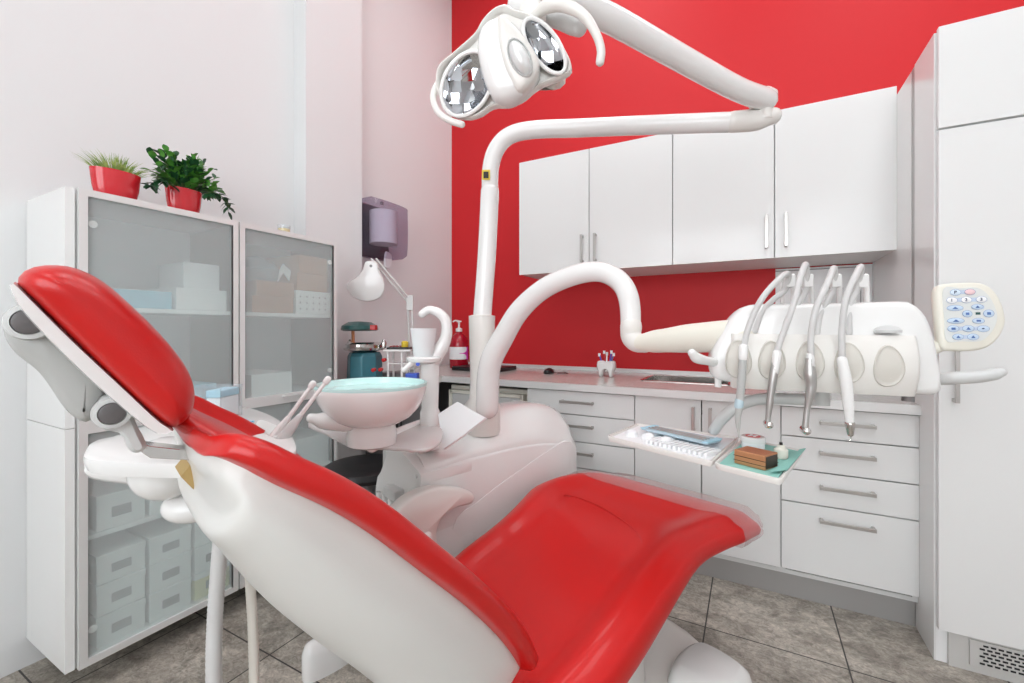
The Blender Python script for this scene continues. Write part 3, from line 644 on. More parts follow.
# seat cushion
def lin(tab, x):
    if x <= tab[0][0]: return tab[0][1]
    for (a, p), (b, q) in zip(tab, tab[1:]):
        if x <= b: t = (x-a)/(b-a); t = t*t*(3-2*t)*.5+t*.5; return p+(q-p)*t
    return tab[-1][1]
ZE = [(-.36, .40), (-.22, .425), (-.1, .468), (.05, .515), (.18, .553), (.30, .585), (.40, .602), (.55, .605), (.63, .600), (.69, .590), (.74, .575), (.765, .565)]
WN = [(-.36, .24), (-.22, .30), (-.05, .325), (.2, .322), (.4, .322), (.52, .345), (.62, .372), (.73, .375), (.775, .355)]
WF = [(-.36, .24), (-.2, .29), (0, .315), (.15, .305), (.28, .325), (.40, .365), (.50, .365), (.66, .33), (.73, .31), (.775, .285)]
TH = [(-.36, .07), (-.1, .12), (.1, .125), (.25, .105), (.4, .085), (.55, .085), (.68, .075), (.765, .06)]
def seat_section(v):
    z = lin(ZE, v); wn, wf, th = lin(WN, v), lin(WF, v), lin(TH, v); out = []
    dip = .022 if v < .5 else .022*max(0, (.66-v)/.16)
    for u in [i/20 for i in range(21)]:
        s = -wf*.94+(wn+wf)*.94*u; e = abs(2*u-1); g = min(1, max(0, (e-.62)/.2)); g = g*g*(3-2*g)
        zz = z-dip*(1-g)-.022*max(0, (e-.86)/.14)**2; out.append(C(s, v, zz))
    for k in range(1, 7): a = PI*k/7; out.append(C(wn*.94+.06*wn*math.sin(a), v, z-.022-(th-.022)*(1-math.cos(a))/2))
    for i in range(1, 8): u = i/8; out.append(C(wn*.94-(wn+wf)*.94*u, v, z-th))
    for k in range(1, 7): a = PI-PI*k/7; out.append(C(-wf*.94-.06*wf*math.sin(a), v, z-.022-(th-.022)*(1-math.cos(a))/2))
    return out
vs = [-.36, -.33, -.28, -.2, -.1, 0, .1, .2, .3, .38, .45, .5, .55, .6, .64, .67, .7, .725, .75, .77, .775]
def shr(q, f, d): c = sum(q, V((0, 0, 0)))/len(q); return [c+(p-c)*f+CU*d for p in q]
seat = ob('seat_cushion', rings(nb(), [seat_section(v) for v in vs]+[shr(seat_section(.775), .94, .004), shr(seat_section(.775), .6, .006)]), 'leather_seat', CH, ang=70, sub=1)
# seam line pressed in the seat
sm = nb(); path = []
for s, v in ((.24, -.2), (.235, .0), (.225, .18), (.16, .33), (.0, .40), (-.14, .42), (-.2, .40)):
    z = lin(ZE, v)-.022*(1-min(1, max(0, (abs(2*((s+.3)/.61)-1)-.62)/.2))**2); path.append(C(s, v, z+.0))
tube(sm, path, .0018, 8, 6); ob('seam', sm, 'leather', seat)
# transparent sheath over the foot end
def sheath_section(v, g, dz=0):
    q = seat_section(min(v, .775)); c = sum(q, V((0, 0, 0)))/len(q)
    return [c+(p-c)*g+UP*((.005 if (p-c).z > 0 else -.005)+dz)+CS*(.006 if (p-c).dot(CS) > 0 else -.006)+CU*max(0, v-.775) for p in q]
sh = nb(); rings(sh, [sheath_section(v, g, dz) for v, g, dz in ((.59, 1, 0), (.62, 1, 0), (.65, 1, 0), (.68, 1, 0), (.71, 1, 0), (.74, 1.0, 0), (.775, 1.0, .001), (.82, .97, -.004), (.865, .91, -.014), (.885, .80, -.02))], False, True)
ob('foot_sheath', sh, 'sheath', CH, ang=80)
b = nb(); rings(b, [[p-UP*.0+(CO+UP*z+CU*v-CO)*0+UP*(dz) for p in seat_section(v)] for v, dz, z in ((-.3, -.05, 0), (-.1, -.06, 0), (.2, -.065, 0), (.5, -.055, 0), (.62, -.04, 0))])
bmesh.ops.scale(b, vec=(.78, .9, 1), verts=b.verts, space=Matrix.Translation(-C(0, .1, 0))); ob('seat_shell', b, 'shell', CH, ang=60)
# backrest: near rim survey -> spine
RIM = [cpx(x, y, .26) for x, y in ((219, 447), (240, 436), (268, 441), (300, 456), (340, 474), (385, 502), (440, 546), (489, 587), (526, 628), (548, 667))]
rim = [V((0, v, z)) for v, z in RIM]; rimc = catmull(rim, 4); N = len(rimc)
def frame(i):
    j = max(i, int(N*.24)); t = (rimc[min(j+1, N-1)]-rimc[max(j-1, 0)]).normalized(); n = V((0, -t.z, t.y)); 
    if n.z < 0: n = -n
    return rimc[i], t, n
WB = [.195, .236, .254, .262, .268, .27, .27, .268, .26, .25, .235]
DB = [.05, .075, .10, .125, .145, .165, .185, .20, .21, .21, .20]     # depth of the shell
RB = [.013, .016, .018, .0195, .0205, .021, .0215, .022, .022, .021, .017]
def tabv(T, u): x = u*(len(T)-1); k = min(int(x), len(T)-2); return T[k]+(T[k+1]-T[k])*(x-k)
cush, shl = [], []
for i in range(N):
    u = i/(N-1); p, t, n = frame(i); w, dp, r = tabv(WB, u), tabv(DB, u), tabv(RB, u); c = p-n*r
    q = lambda s, d: C(s, 0, 0)+CU*(c+n*d).y+UP*(c+n*d).z
    ring = []
    for side in (1, -1):
        arcs = [a*PI/8 for a in range(-3, 9)]; lft = .012*max(0, 1-u*5)
        pts = [q(side*(w+r*math.cos(a)*1.0), r*math.sin(a)) for a in arcs]
        pts += [q(side*w*.72, -.022*min(1, u*6)), q(side*w*.4, -.034*min(1, u*6)+lft)]
        ring += pts if side == 1 else pts[::-1]
    m = len(ring)//2
    ring = ring[:m]+[q(0, -.038*min(1, u*6))]+ring[m:]
    g_ = min(1, u*4); ring += [q(-w*.5, -.012-.048*g_), q(0, -.012-.058*g_), q(w*.5, -.012-.048*g_)]
    cush.append(ring)
    n = V((0, -.12, 1)).lerp(n, min(1, u/.35)).normalized()
    sr = []
    for k in range(25):
        a = PI*k/24; cs, sn = math.cos(a), math.sin(a)
        sr.append(q((w+r*.55-.020*math.exp(-((sn-.10)/.22)**2))*(abs(cs)**.62)*(1 if cs >= 0 else -1), -r*.55-(dp-r*.5)*(sn**.8)))
    for k in range(1, 12): f = k/12; sr.append(q(-(w+r*.5)*(1-2*f), -r*.6))
    shl.append(sr)
ob('back_cushion', rings(nb(), cush), 'leather', CH, ang=75, sub=1)
ob('back_shell', rings(nb(), shl), 'shell', CH, ang=60, sub=1)
# neck tab of the cushion
nk = [cpx(x, y, .03) for x, y in ((166, 408), (190, 423), (213, 433), (250, 450), (285, 470))]
rs = []
for (v, z), w in zip(nk, (.085, .095, .125, .18, .21)):
    ring = []
    for k in range(24):
        a = 2*PI*k/24; cs, sn = math.cos(a), math.sin(a); ring.append(C(w*abs(cs)**.6*(1 if cs > 0 else -1), v+.016*sn*.7, z+.018*sn*.75))
    rs.append(ring)
ob('neck_cushion', rings(nb(), rs), 'leather', CH, ang=60, sub=1)
# headrest
hc = [cpx(x, y, .10) for x, y in ((14, 284), (22, 269), (45, 263), (75, 266), (105, 281), (135, 307), (165, 337), (188, 367), (197, 392), (193, 414), (180, 427), (166, 427), (120, 388), (60, 330), (30, 300))]
ob('headrest_cushion', pillow(nb(), hc, CO.copy(), CU, UP, CS, [(-.142, .04), (-.14, .028), (-.132, .014), (-.115, .005), (-.08, 0), (.05, 0), (.085, .001), (.105, .004), (.122, .011), (.133, .022), (.138, .034), (.139, .045)]), 'leather', CH, ang=75)
hs = [cpx(x, y, .10) for x, y in ((9, 286), (14, 281), (30, 296), (70, 336), (120, 383), (160, 420), (174, 428), (168, 433), (150, 430), (100, 389), (50, 341), (20, 308))]
ob('headrest_shell', cprism(hs, [(-.125, .002), (-.115, 0), (.10, 0), (.115, .002)], 4), 'plastic', CH, ang=60)
hb = [cpx(x, y, .045) for x, y in ((8, 312), (24, 302), (46, 308), (52, 326), (70, 346), (100, 378), (103, 398), (92, 420), (80, 421), (64, 408), (40, 374), (14, 352), (3, 332))]
br = ob('headrest_bracket', cprism(hb, [(-.05, .012), (-.04, .002), (.04, .0), (.05, .006), (.054, .014)], 4), 'bracket_grey', CH, ang=60)
ha = [cpx(x, y, .05) for x, y in ((97, 400), (112, 395), (128, 402), (134, 418), (142, 436), (147, 446), (140, 453), (130, 451), (120, 434), (104, 430), (94, 416))]
ob('neck_link', cprism(ha, [(-.045, .006), (-.035, 0), (.045, 0), (.056, .005)], 4), 'plastic_grey', CH, ang=60)
for (x, y), rad in (((29, 322), .0225), ((112, 413), .0215)):
    v, z = cpx(x, y, .06); d = ob('hinge_disc', lathe(nb(), C(0, v, z), [(rad, -.05), (rad, .058), (rad*.93, .066), (rad*.7, .067), (rad*.68, .062), (.001, .062)], 36, CS), 'plastic_grey', CH)
    ob('hinge_cap', lathe(nb(), C(.062, v, z), [(rad*.66, 0), (rad*.66, .004), (rad*.5, .006), (rad*.2, .005), (.001, .006)], 28, CS), 'rubber', d)
hp = [cpx(x, y, .03) for x, y in ((134, 438), (150, 446), (206, 452), (208, 464), (150, 461), (136, 452))]
ob('height_strap', cprism(hp, [(-.02, .002), (.02, .002)], 0), 'chrome', CH, bev=.001)
hp = [cpx(x, y, .05) for x, y in ((134, 441), (140, 437), (150, 450), (143, 455))]
ob('strap_latch', cprism(hp, [(-.03, .001), (.03, .001)], 0), 'plastic', CH, bev=.001)
hp = [cpx(x, y, .03) for x, y in ((97, 385), (107, 385), (122, 398), (116, 404), (100, 396))]
ob('pivot_block', cprism(hp, [(-.03, .001), (.02, .001)], 0), 'cream', CH, bev=.001)
hp = [cpx(x, y, .12) for x, y in ((192, 498), (208, 478), (230, 498), (220, 522), (210, 516))]
ob('frame_block', cprism(hp, [(-.07, .001), (-.0, .001)], 0), 'wood', CH, label='bare wooden block inside the backrest')
# armrest on the patient's left
AR = -.375
ap = [cpx(x, y, AR) for x, y in ((470, 492), (460, 488), (437, 486), (415, 492), (398, 504), (388, 520), (404, 526), (414, 540), (434, 545), (434, 530), (440, 515), (452, 507), (468, 503), (471, 498))]
ob('armrest', cprism(ap, [(-.41, .010), (-.405, .003), (-.395, 0), (-.365, 0), (-.357, .003), (-.352, .010)], 4), 'plastic_warm', CH, ang=60)
b = nb(); tube(b, [C(-.37, -.1, .53), C(-.36, -.1, .44), C(-.28, -.05, .38)], .028, 6); ob('armrest_bracket', b, 'plastic_warm', CH)
# lift arm and base
b = nb(); bp = [(-.19, -.55), (.19, -.55), (.2, -.2), (.24, .3), (.26, .62), (.12, .74), (-.12, .74), (-.26, .62), (-.24, .3), (-.2, -.2)]
prism(b, bp, CO+UP*0, CS, CU, UP, [(.004, 0), (.05, 0), (.075, .012), (.085, .04)]); ob('base_plate', b, 'plastic_warm', CH, ang=50)
b = nb(); prism(b, [(-.14, -.1), (.14, -.1), (.16, .2), (.12, .42), (-.12, .42), (-.16, .2)], CO, CS, CU, UP, [(.08, 0), (.25, .015), (.38, .03)]); ob('lift_column', b, 'shell', CH, ang=50)
b = nb(); bx = onz(716, 678, .10); sx, sv = (bx-CO).dot(CS), (bx-CO).dot(CU)
prism(b, [(-.10, -.12), (.07, -.10), (.10, .0), (.07, .08), (-.10, .08)], bx.xy.to_3d(), CS, CU, UP, [(.0, .0), (.09, .0), (.13, .012), (.15, .035)]); ob('foot_switch', b, 'plastic', CH, ang=50)
# ================= dental unit =================
t = U_ = thing('dental_unit', 'bulky white dental unit standing left of the red seat', 'dental unit', C(-.56, .3, 0))
CRE = [cpx(x, y, -.42) for x, y in ((426, 473), (457, 458), (486, 450), (515, 443), (545, 439), (569, 441))]
SKY = [cpx(x, y, -.56) for x, y in ((409, 445), (437, 446), (470, 428), (505, 411), (540, 404), (563, 412))]
def uring(s, f, dz=0, e=0):
    P = catmull([V((0, CRE[i][0]*(1-f)+SKY[i][0]*f, CRE[i][1]*(1-f)+SKY[i][1]*f+dz)) for i in range(6)], 5)
    pts = [(.76-e, 0), (-.06+e, 0), (-.07+e, .3)]+[(max(-.07+e, min(.76-e, p.y)), p.z) for p in P]+[(.765-e, P[-1].z-.04), (.765-e, .4)]
    return [CO+CS*s+CU*v+UP*z for v, z in pts]
body = rings(nb(), [uring(*a) for a in ((-.76, .75, -.10, .05), (-.755, .85, -.05, .02), (-.73, .95, -.02, .005), (-.69, 1, 0, 0), (-.56, 1, 0, 0), (-.51, .85, 0, 0), (-.47, .55, 0, 0), (-.44, .25, 0, 0), (-.425, .06, 0, .002), (-.42, 0, -.006, .008))])
ob('housing', body, 'plastic', U_, ang=50)
# swept relief panels on the chair side
sp = [cpx(x, y, -.415) for x, y in ((428, 510), (429, 477), (458, 462), (487, 454), (516, 447), (545, 443), (566, 445), (570, 460), (570, 520), (560, 600), (440, 640))]
ob('side_cover', cprism(sp, [(-.44, 0), (-.418, .003), (-.414, .012)], 4), 'plastic', U_, ang=60)
sp = [cpx(x, y, -.41) for x, y in ((452, 530), (480, 500), (520, 470), (569, 440), (571, 470), (571, 520), (540, 580), (460, 620))]
ob('lower_cover', cprism(sp, [(-.43, 0), (-.412, .003), (-.407, .03)], 4), 'plastic', U_, ang=60)
# head-end face: front box with top lid
fo = C(-.59, -.07, 0)
b = nb(); pts = pxpl([(378, 600), (378, 490), (384, 468), (391, 450), (401, 447), (425, 474), (425, 480), (423, 510), (423, 600)], fo, CS, UP, CU)
prism(b, pts, fo, CS, UP, -CU, [(-.2, 0), (.0, .0), (.012, .006)], 3); ob('front_cover', b, 'plastic', U_, ang=50)
zb = on(399, 495, fo, CU)
ob('syringe_holder', obox(nb(), on(400, 490, fo, CU), CS, -CU, UP, (-.035, .05), (0, .05), (-.018, .018)), 'plastic_grey', U_, bev=.006)
ob('holder_clip', obox(nb(), on(395, 500, fo, CU), CS, -CU, UP, (-.02, .02), (0, .03), (-.025, .0)), 'grey_dark', U_, bev=.004)
for k in range(3):
    q = on(379+k*6, 497+k*2, fo-CU*.03, CU); b = nb(); lathe(b, q, [(.012, -.03), (.012, .02), (.009, .02), (.009, -.02), (.001, -.02)], 14); ob('tube_holder', b, 'plastic', U_)
b = nb(); lathe(b, on(416, 476, fo-CU*.012, CU), [(.007, 0), (.007, .003), (.001, .003)], 14, -CU); ob('lock', b, 'alu', U_)
b = nb(); fb_ = onz(322, 648, .08); prism(b, [(-.03, -.05), (.03, -.05), (.03, .08), (-.03, .08)], fb_.xy.to_3d(), CS, CU, UP, [(0, 0), (.08, 0), (.11, .01), (.12, .025)]); ob('junction_box', b, 'plastic', U_, ang=50)
# spittoon
tb = 1.33; bc = at(372, 385, tb); kb = tb/FP
SP = thing('spittoon', 'pink-white spittoon bowl with pale green glass rim on the dental unit', 'spittoon', bc-UP*.16)
zr_ = bc.z; R_ = 54*kb
b = nb(); lathe(b, V((bc.x, bc.y, zr_)), [(.055, -.118), (R_*.52, -.112), (R_*.70, -.096), (R_*.84, -.072), (R_*.94, -.042), (R_*.99, -.015), (R_, .0), (R_*.985, .004), (R_*.93, -.004), (R_*.88, -.03), (R_*.6, -.075), (.02, -.095)], 56); ob('bowl', b, 'bowl_pink', SP, ang=60)
b = nb(); lathe(b, V((bc.x, bc.y, zr_)), [(R_*.965, -.012), (R_*1.005, .0), (R_*1.0, .007), (R_*.965, .007), (R_*.90, -.012), (R_*.72, -.05), (R_*.3, -.075), (.015, -.078)], 56); ob('glass_liner', b, 'bowl_glass', SP, ang=60)
b = nb(); lathe(b, V((bc.x, bc.y, zr_-.175)), [(.072, -.0), (.074, .03), (.066, .062)], 32); ob('neck', b, 'bowl_pink', SP)
# shelf under bowl with tongue handle, reaching back to unit
zsb = zr_-.176
pts = [(p.x, p.y) for p in [onz(x, y, zsb) for x, y in ((308, 423), (330, 414), (352, 416), (372, 430), (420, 424), (440, 426), (441, 440), (424, 449), (398, 447), (380, 446), (352, 445), (325, 432))]]
b = nb(); prism(b, pts, V((0, 0, zsb)), X, Y, UP, [(-.014, .008), (-.009, 0), (-.002, 0), (.0, .003)], 4); ob('under_tray', b, 'tray_glass', SP, ang=60)
b = nb(); tube(b, [at(311, 418, 1.22), at(325, 421, 1.24), at(345, 424, 1.27), at(356, 425, 1.29)], [.013, .024, .022, .012], 6, 16, flat=1); ob('grip', b, 'plastic', SP)
b = nb(); tube(b, [V((bc.x, bc.y, zsb-.008)), V((bc.x, bc.y, zsb-.008)).lerp(C(-.60, .06, zsb-.01), .6), C(-.60, .08, zsb-.02), C(-.60, .09, .78)], .020, 6, 14); ob('support_arm', b, 'plastic', SP)
# cup filler
tf = 1.60; kf = tf/FP; fb = at(430, 420, tf)
CF = thing('cup_filler', 'white cup filler column with curved spout behind the spittoon', 'cup filler', fb)
ztop = H-(356-HOR)*kf
b = nb(); lathe(b, V((fb.x, fb.y, 0)), [(.036, .77), (.036, H-(412-HOR)*kf), (.030, H-(408-HOR)*kf), (.034, ztop-.04), (.036, ztop)], 28); ob('column', b, 'plastic', CF)
b = nb(); cc = at(424, 358, tf-.02); lathe(b, cc, [(.03, -.02), (.058, -.012), (.062, .0), (.055, .006), (.01, .004)], 28); ob('cup_rest', b, 'plastic', CF)
b = nb(); tube(b, [at(432, 360, tf), at(440, 350, tf), at(446, 337, tf), at(446, 322, tf), at(439, 313, tf), at(429, 310, tf), at(422, 314, tf)], [.033, .027, .021, .019, .017, .015, .014], 6, 18); ob('spout', b, 'plastic', CF)
b = nb(); tube(b, [at(423, 361, tf-.03), at(413, 363, tf-.05), at(404, 370, tf-.07)], [.012, .010], 5, 12); ob('tap', b, 'plastic', CF)
b = nb(); lathe(b, at(418, 364, tf-.07), [(.007, 0), (.007, .004), (.002, .005)], 14, -FW); ob('tap_badge', b, 'blue', CF)
cp = at(423.5, 357.5, tf-.03)
tag(ob('cup', lathe(nb(), cp, [(.032, 0), (.034, .002), (.046, .102), (.047, .104), (.044, .104), (.031, .006), (.001, .005)], 32), 'paper', base=cp), 'white plastic cup under the curved spout of the cup filler', 'cup')
# folded white card on the unit
no = at(460, 425, 1.52); nn_ = (-FW*.8+UP*.45-RT*.3).normalized(); np_ = [on(x, y, no, nn_) for x, y in ((438, 414), (457, 402), (485, 418), (462, 436), (443, 449))]
b = nb(); c_ = sum(np_, V((0, 0, 0)))/5; f1 = [b.verts.new(p) for p in np_]; b.faces.new(f1); q2 = [b.verts.new(p+V((.004, .008, -.003))) for p in np_]; b.faces.new(q2[::-1])
for i in range(5): b.faces.new((f1[i], f1[(i+1) % 5], q2[(i+1) % 5], q2[i]))
tag(ob('paper_napkin', b, 'paper', base=C(-.5, .07, .84), smooth=False), 'folded white paper napkin leaning on top of the dental unit', 'napkin')
# ================= lamp post, arms and operating lamp =================
tp = 1.80; pb_ = at(482, 412, tp); px_, py_ = pb_.x, pb_.y
OL = thing('operating_lamp', 'white operating lamp with two mirrored reflectors on a bent arm overhead', 'lamp', (px_, py_, .84))
zz = lambda y, t=tp: H-(y-HOR)*t/FP
b = nb(); lathe(b, (px_, py_, 0), [(.075, .78), (.075, zz(405)), (.052, zz(398)), (.048, zz(380)), (.052, zz(338)), (.054, zz(316)), (.04, zz(315))], 36); ob('collar', b, 'plastic_warm', OL)
b = nb(); tube(b, [V((px_, py_, zz(320))), at(486.5, 260, tp), at(490, 191, tp)], .0375, 5, 28); ob('lower_pole', b, 'plastic', OL)
b = nb(); tube(b, [at(490, 200, tp), at(490.5, 170, tp), at(496, 150, tp-.01), at(509, 136, tp-.02), at(532, 130, tp-.04), at(580, 128, tp-.09), at(650, 125, tp-.17), at(735, 122, tp-.25)], .034, 8, 26); pole = ob('bent_pole', b, 'plastic', OL)
b = nb(); obox(b, at(486, 175, tp-.037), RT, -FW, UP, (-.016, .016), (0, .004), (-.02, .02)); st_ = ob('warning_sticker', b, 'yellow', pole, bev=.001); b = nb(); obox(b, at(486, 175, tp-.042), RT, -FW, UP, (-.01, .01), (0, .0015), (-.013, .013)); ob('sticker_mark', b, 'black', st_)
b = nb()
jc = at(763, 118, tp-.27); tube(b, [at(733, 122, tp-.25), at(755, 120, tp-.26), at(773, 116, tp-.27)], [.036, .037, .028], 5, 24); ob('arm_end', b, 'plastic_warm', OL)
b = nb(); lathe(b, jc-UP*.01, [(.03, 0), (.032, .03), (.026, .04), (.026, .055), (.045, .06), (.045, .09), (.03, .105), (.01, .108)], 28); ob('elbow_joint', b, 'plastic_warm', OL)
j1 = at(766, 100, tp-.28)
b = nb(); tube(b, [j1, at(735, 88, 1.44), at(680, 58, 1.34), at(620, 24, 1.22), at(575, 2, 1.13), at(545, -14, 1.07)], [.037, .035, .036, .036, .034, .033], 6, 24); ob('upper_arm', b, 'plastic', OL)
# fork: from arm end down to the head
b = nb(); tube(b, [at(545, -14, 1.07), at(530, -10, 1.03), at(527, 4, 1.0), at(535, 18, .99)], .026, 6, 20); ob('fork', b, 'plastic_warm', OL)
b = nb(); tube(b, [at(528, 10, 1.02), at(545, 14, 1.02), at(562, 20, 1.0), at(572, 25, .99), at(579, 28, .98)], [.020, .022, .021, .02, .018], 6, 18); ob('side_yoke', b, 'plastic_grey', OL)
lo_ = at(505, 58, .97); ln = (-FW+V((0, 0, -.18))+RT*-.1).normalized(); lx = RT.copy(); lx = (lx-ln*lx.dot(ln)).normalized(); ly = ln.cross(lx)
if ly.z < 0: ly = -ly
def lpx(pix): return pxpl(pix, lo_, lx, ly, ln)
c6 = lambda L: [(420+x/4.655, y/4.655) for x, y in L]
hsg = lpx(c6([(75, 400), (85, 310), (170, 232), (255, 155), (290, 95), (345, 40), (400, 22), (440, 45), (520, 70), (600, 130), (675, 230), (708, 310), (690, 352), (560, 408), (480, 472), (400, 500), (340, 500), (290, 538), (225, 556), (150, 538), (100, 480)]))
b = nb(); prism(b, hsg, lo_, lx, ly, ln, [(-.085, .075), (-.075, .05), (-.055, .022), (-.03, .006), (-.01, 0), (.004, .001), (.008, .005), (.005, .009), (-.006, .012)], 3)
HD = ob('lamp_housing', b, 'plastic_warm', OL, ang=60)
def dish(cx, cy, a, bb, rot, name):   # mirrored oval reflector
    c = on(420+cx/4.655, cy/4.655, lo_, ln); u = lx*math.cos(rot)+ly*math.sin(rot); w_ = ln.cross(u); n = 36; rs = []
    for f, dpt in ((1.0, .012), (.97, .010), (.8, -.002+.006), (.55, -.002+.002), (.25, .0), (.02, -.001)): rs.append([c+u*a*f*math.cos(2*PI*i/n)+w_*bb*f*math.sin(2*PI*i/n)+ln*dpt for i in range(n)])
    b = nb(); rings(b, rs, False, True); d = ob('reflector', b, 'mirror', HD, ang=80)
    b = nb(); tube(b, [c+u*a*1.0*math.cos(2*PI*i/n)+w_*bb*1.0*math.sin(2*PI*i/n)+ln*.011 for i in range(n+1)], .0045, 1, 8, raw=True); ob('reflector_rim', b, 'plastic', HD)
dish(222, 400, .071, .052, math.radians(57), 'l')
dish(580, 225, .066, .029, math.radians(-53), 'r')
cb = lpx(c6([(275, 215), (300, 140), (370, 105), (440, 130), (500, 210), (548, 290), (560, 350), (530, 420), (470, 475), (410, 500), (350, 480), (310, 410), (280, 300)]))
b = nb(); prism(b, cb, lo_, lx, ly, ln, [(-.01, 0), (.02, .001), (.034, .006), (.042, .016), (.045, .03)], 4); CB = ob('centre_cover', b, 'plastic', OL, ang=70)
b = nb(); pillow(b, lpx(c6([(375, 115), (430, 140), (500, 215), (548, 290), (558, 350), (530, 415), (470, 462), (430, 420), (395, 345), (370, 220)])), lo_, lx, ly, ln, [(.02, .0), (.040, .002), (.047, .007), (.050, .014), (.051, .022)]); ob('centre_ridge', b, 'plastic_warm', CB, ang=70)
def oval(cx, cy, a, bb, rot, h0, prof, name, m, par):
    c = on(420+cx/4.655, cy/4.655, lo_+ln*h0, ln); u = lx*math.cos(rot)+ly*math.sin(rot); w_ = ln.cross(u); n = 32
    ob(name, rings(nb(), [[c+u*a*f*math.cos(2*PI*i/n)+w_*bb*f*math.sin(2*PI*i/n)+ln*d for i in range(n)] for f, d in prof]), m, par, ang=60)
oval(465, 270, .042, .022, math.radians(-62), .050, [(1, -.004), (1, .003), (.93, .005), (.88, .001)], 'oval_rim', 'plastic_grey', CB)
oval(465, 270, .037, .018, math.radians(-62), .050, [(1, .001), (.95, .005), (.7, .012), (.3, .016), (.03, .017)], 'oval_button', 'alu', CB)
b = nb(); tube(b, [on(x, y, lo_+ln*o_, ln) for x, y, o_ in ((438, 84, -.02), (434, 92, .0), (434, 103, .012), (440, 114, .018), (451, 121, .02), (462, 124.5, .02))], .0075, 6, 14); ob('handle', b, 'plastic_warm', OL)
b = nb(); tube(b, [on(x, y, lo_+ln*o_, ln) for x, y, o_ in ((534, 16, -.02), (548, 6, .0), (566, 6, .015), (584, 16, .025), (596, 34, .03), (601, 50, .03), (600, 62, .03))], [.010, .014, .013, .011, .009, .009, .009], 6, 14); ob('handle', b, 'plastic_warm', OL)
b = nb(); tube(b, [at(519, 4, 1.0), at(531, 8, 1.0)], .028, 3, 20); ob('lamp_pivot', b, 'plastic', OL)
# ================= instrument console =================
IC = thing('instrument_console', 'white dentist instrument console on a curved arm, with keypad at its right', 'dental console', at(820, 392, 1.03))
ca = [(487, 408, 1.74), (490, 365, 1.73), (505, 334, 1.70), (521, 309, 1.66), (545, 288, 1.60), (575, 275, 1.53), (600, 272, 1.47), (619, 281, 1.42), (629, 300, 1.38), (631, 335, 1.36)]
b = nb(); tube(b, [at(*p) for p in ca], [.045, .044, .04, .037, .035, .033, .032, .031], 8, 26); ob('swing_arm', b, 'plastic', IC)
b = nb(); tube(b, [at(631, 326, 1.36), at(631, 336, 1.36), at(636, 342, 1.34), at(645, 343.5, 1.32)], [.033, .031, .03, .028], 6, 22); ob('elbow_joint', b, 'plastic_warm', IC)
b = nb(); tube(b, [at(638, 343, 1.33), at(660, 341, 1.28), at(695, 338, 1.20), at(735, 336, 1.12), at(760, 337, 1.10)], [.025, .034, .040, .042, .040], 6, 26); ob('spring_arm', b, 'cream', IC)
eL, eR = at(715, 350, 1.10), at(943, 350, .96); cx_ = (eR-eL); cx_.z = 0; cx_.normalize(); cn = cx_.cross(UP); 
if cn.dot(-FW) < 0: cn = -cn
co = at(830, 350, 1.02)
def kpx(pix, o=co, h=0): return pxpl(pix, o+cn*h, cx_, UP, cn)
hood = kpx([(714, 377), (712, 358), (718, 341), (730, 321), (742, 309), (756, 304), (800, 303), (860, 302), (905, 301), (918, 304), (930, 317), (938, 340), (943, 366), (945, 386), (943, 394), (930, 396), (880, 393), (800, 390), (740, 384), (722, 381)])
b = nb(); prism(b, hood, co, cx_, UP, cn, [(-.22, .06), (-.20, .03), (-.16, .008), (-.08, 0), (-.02, .0), (-.005, .005), (.0, .014)], 3); HOOD = ob('console_body', b, 'plastic', IC, ang=55)
pa_, pb3 = kpx([(731, 345), (911, 345)]); pzt = kpx([(820, 334.5)])[0][1]; pzb = kpx([(820, 391)])[0][1]
def pn(z):      # bulge of the front panel at relative height z (0 bottom .. 1 top)
    return .016+.030*math.sin(PI*min(1, .08+z*.80))**.8*(1 if z < .97 else .9)
def prow(z):
    d = pn(z); zz_ = pzb+(pzt-pzb)*z; x0, x1 = pa_[0], pb3[0]; e = .006; out = []
    for x, n_ in ((x0, -.01), (x0, d-.012), (x0+.003, d-.004), (x0+.010, d)): out.append((x, n_))
    for q in range(1, 12): out.append((x0+.010+(x1-x0-.02)*q/12, d))
    for x, n_ in ((x1-.010, d), (x1-.003, d-.004), (x1, d-.012), (x1, -.01)): out.append((x, n_))
    return [co+cx_*x+cn*n_+UP*(zz_-(x-(x0+x1)/2)*.012) for x, n_ in out]
b = nb(); rings(b, [prow(z) for z in (0, .04, .1, .2, .3, .4, .5, .6, .7, .8, .88, .94, .98, 1)]); PN = ob('front_panel', b, 'plastic_warm', IC, ang=50)
for x, y in ((738, 359), (771, 360), (809, 361), (848, 363), (887.5, 366)):
    c0, = kpx([(x, y)], co, .04); b = nb(); rs = []
    for f, dd in ((1, -.004), (1, .0022), (.95, .0034), (.90, .001), (.75, -.0002+.0008), (.4, .0007), (.05, .0007)):
        r_ = []
        for k in range(32):
            a = 2*PI*k/32; px2 = c0[0]+.028*math.cos(a)*f*(1-.16*math.sin(a)); pz = c0[1]+.046*math.sin(a)*f; zr2 = min(.99, max(.01, (pz-pzb)/(pzt-pzb))); r_.append(co+cx_*px2+UP*pz+cn*(pn(zr2)+dd))
        rs.append(r_)
    rings(b, rs); ob('holder_recess', b, 'recess_shade', PN, ang=60)  # shallow lens on the panel; the hollow's shade is in its colour
p = on(888, 331, co+cn*.012, cn); b = nb(); lathe(b, p+UP*-.004, [(.024, 0), (.024, .006), (.018, .013), (.006, .017), (.001, .017)], 24); ob('control_knob', b, 'plastic_grey', IC)
b = nb(); tube(b, [at(938, 380, .985), at(955, 378, .96), at(975, 377, .945), at(993, 374.5, .935), at(1001, 372, .93)], [.012, .014, .0135, .0125, .010], 6, 18); ob('right_handle', b, 'plastic_grey', IC)
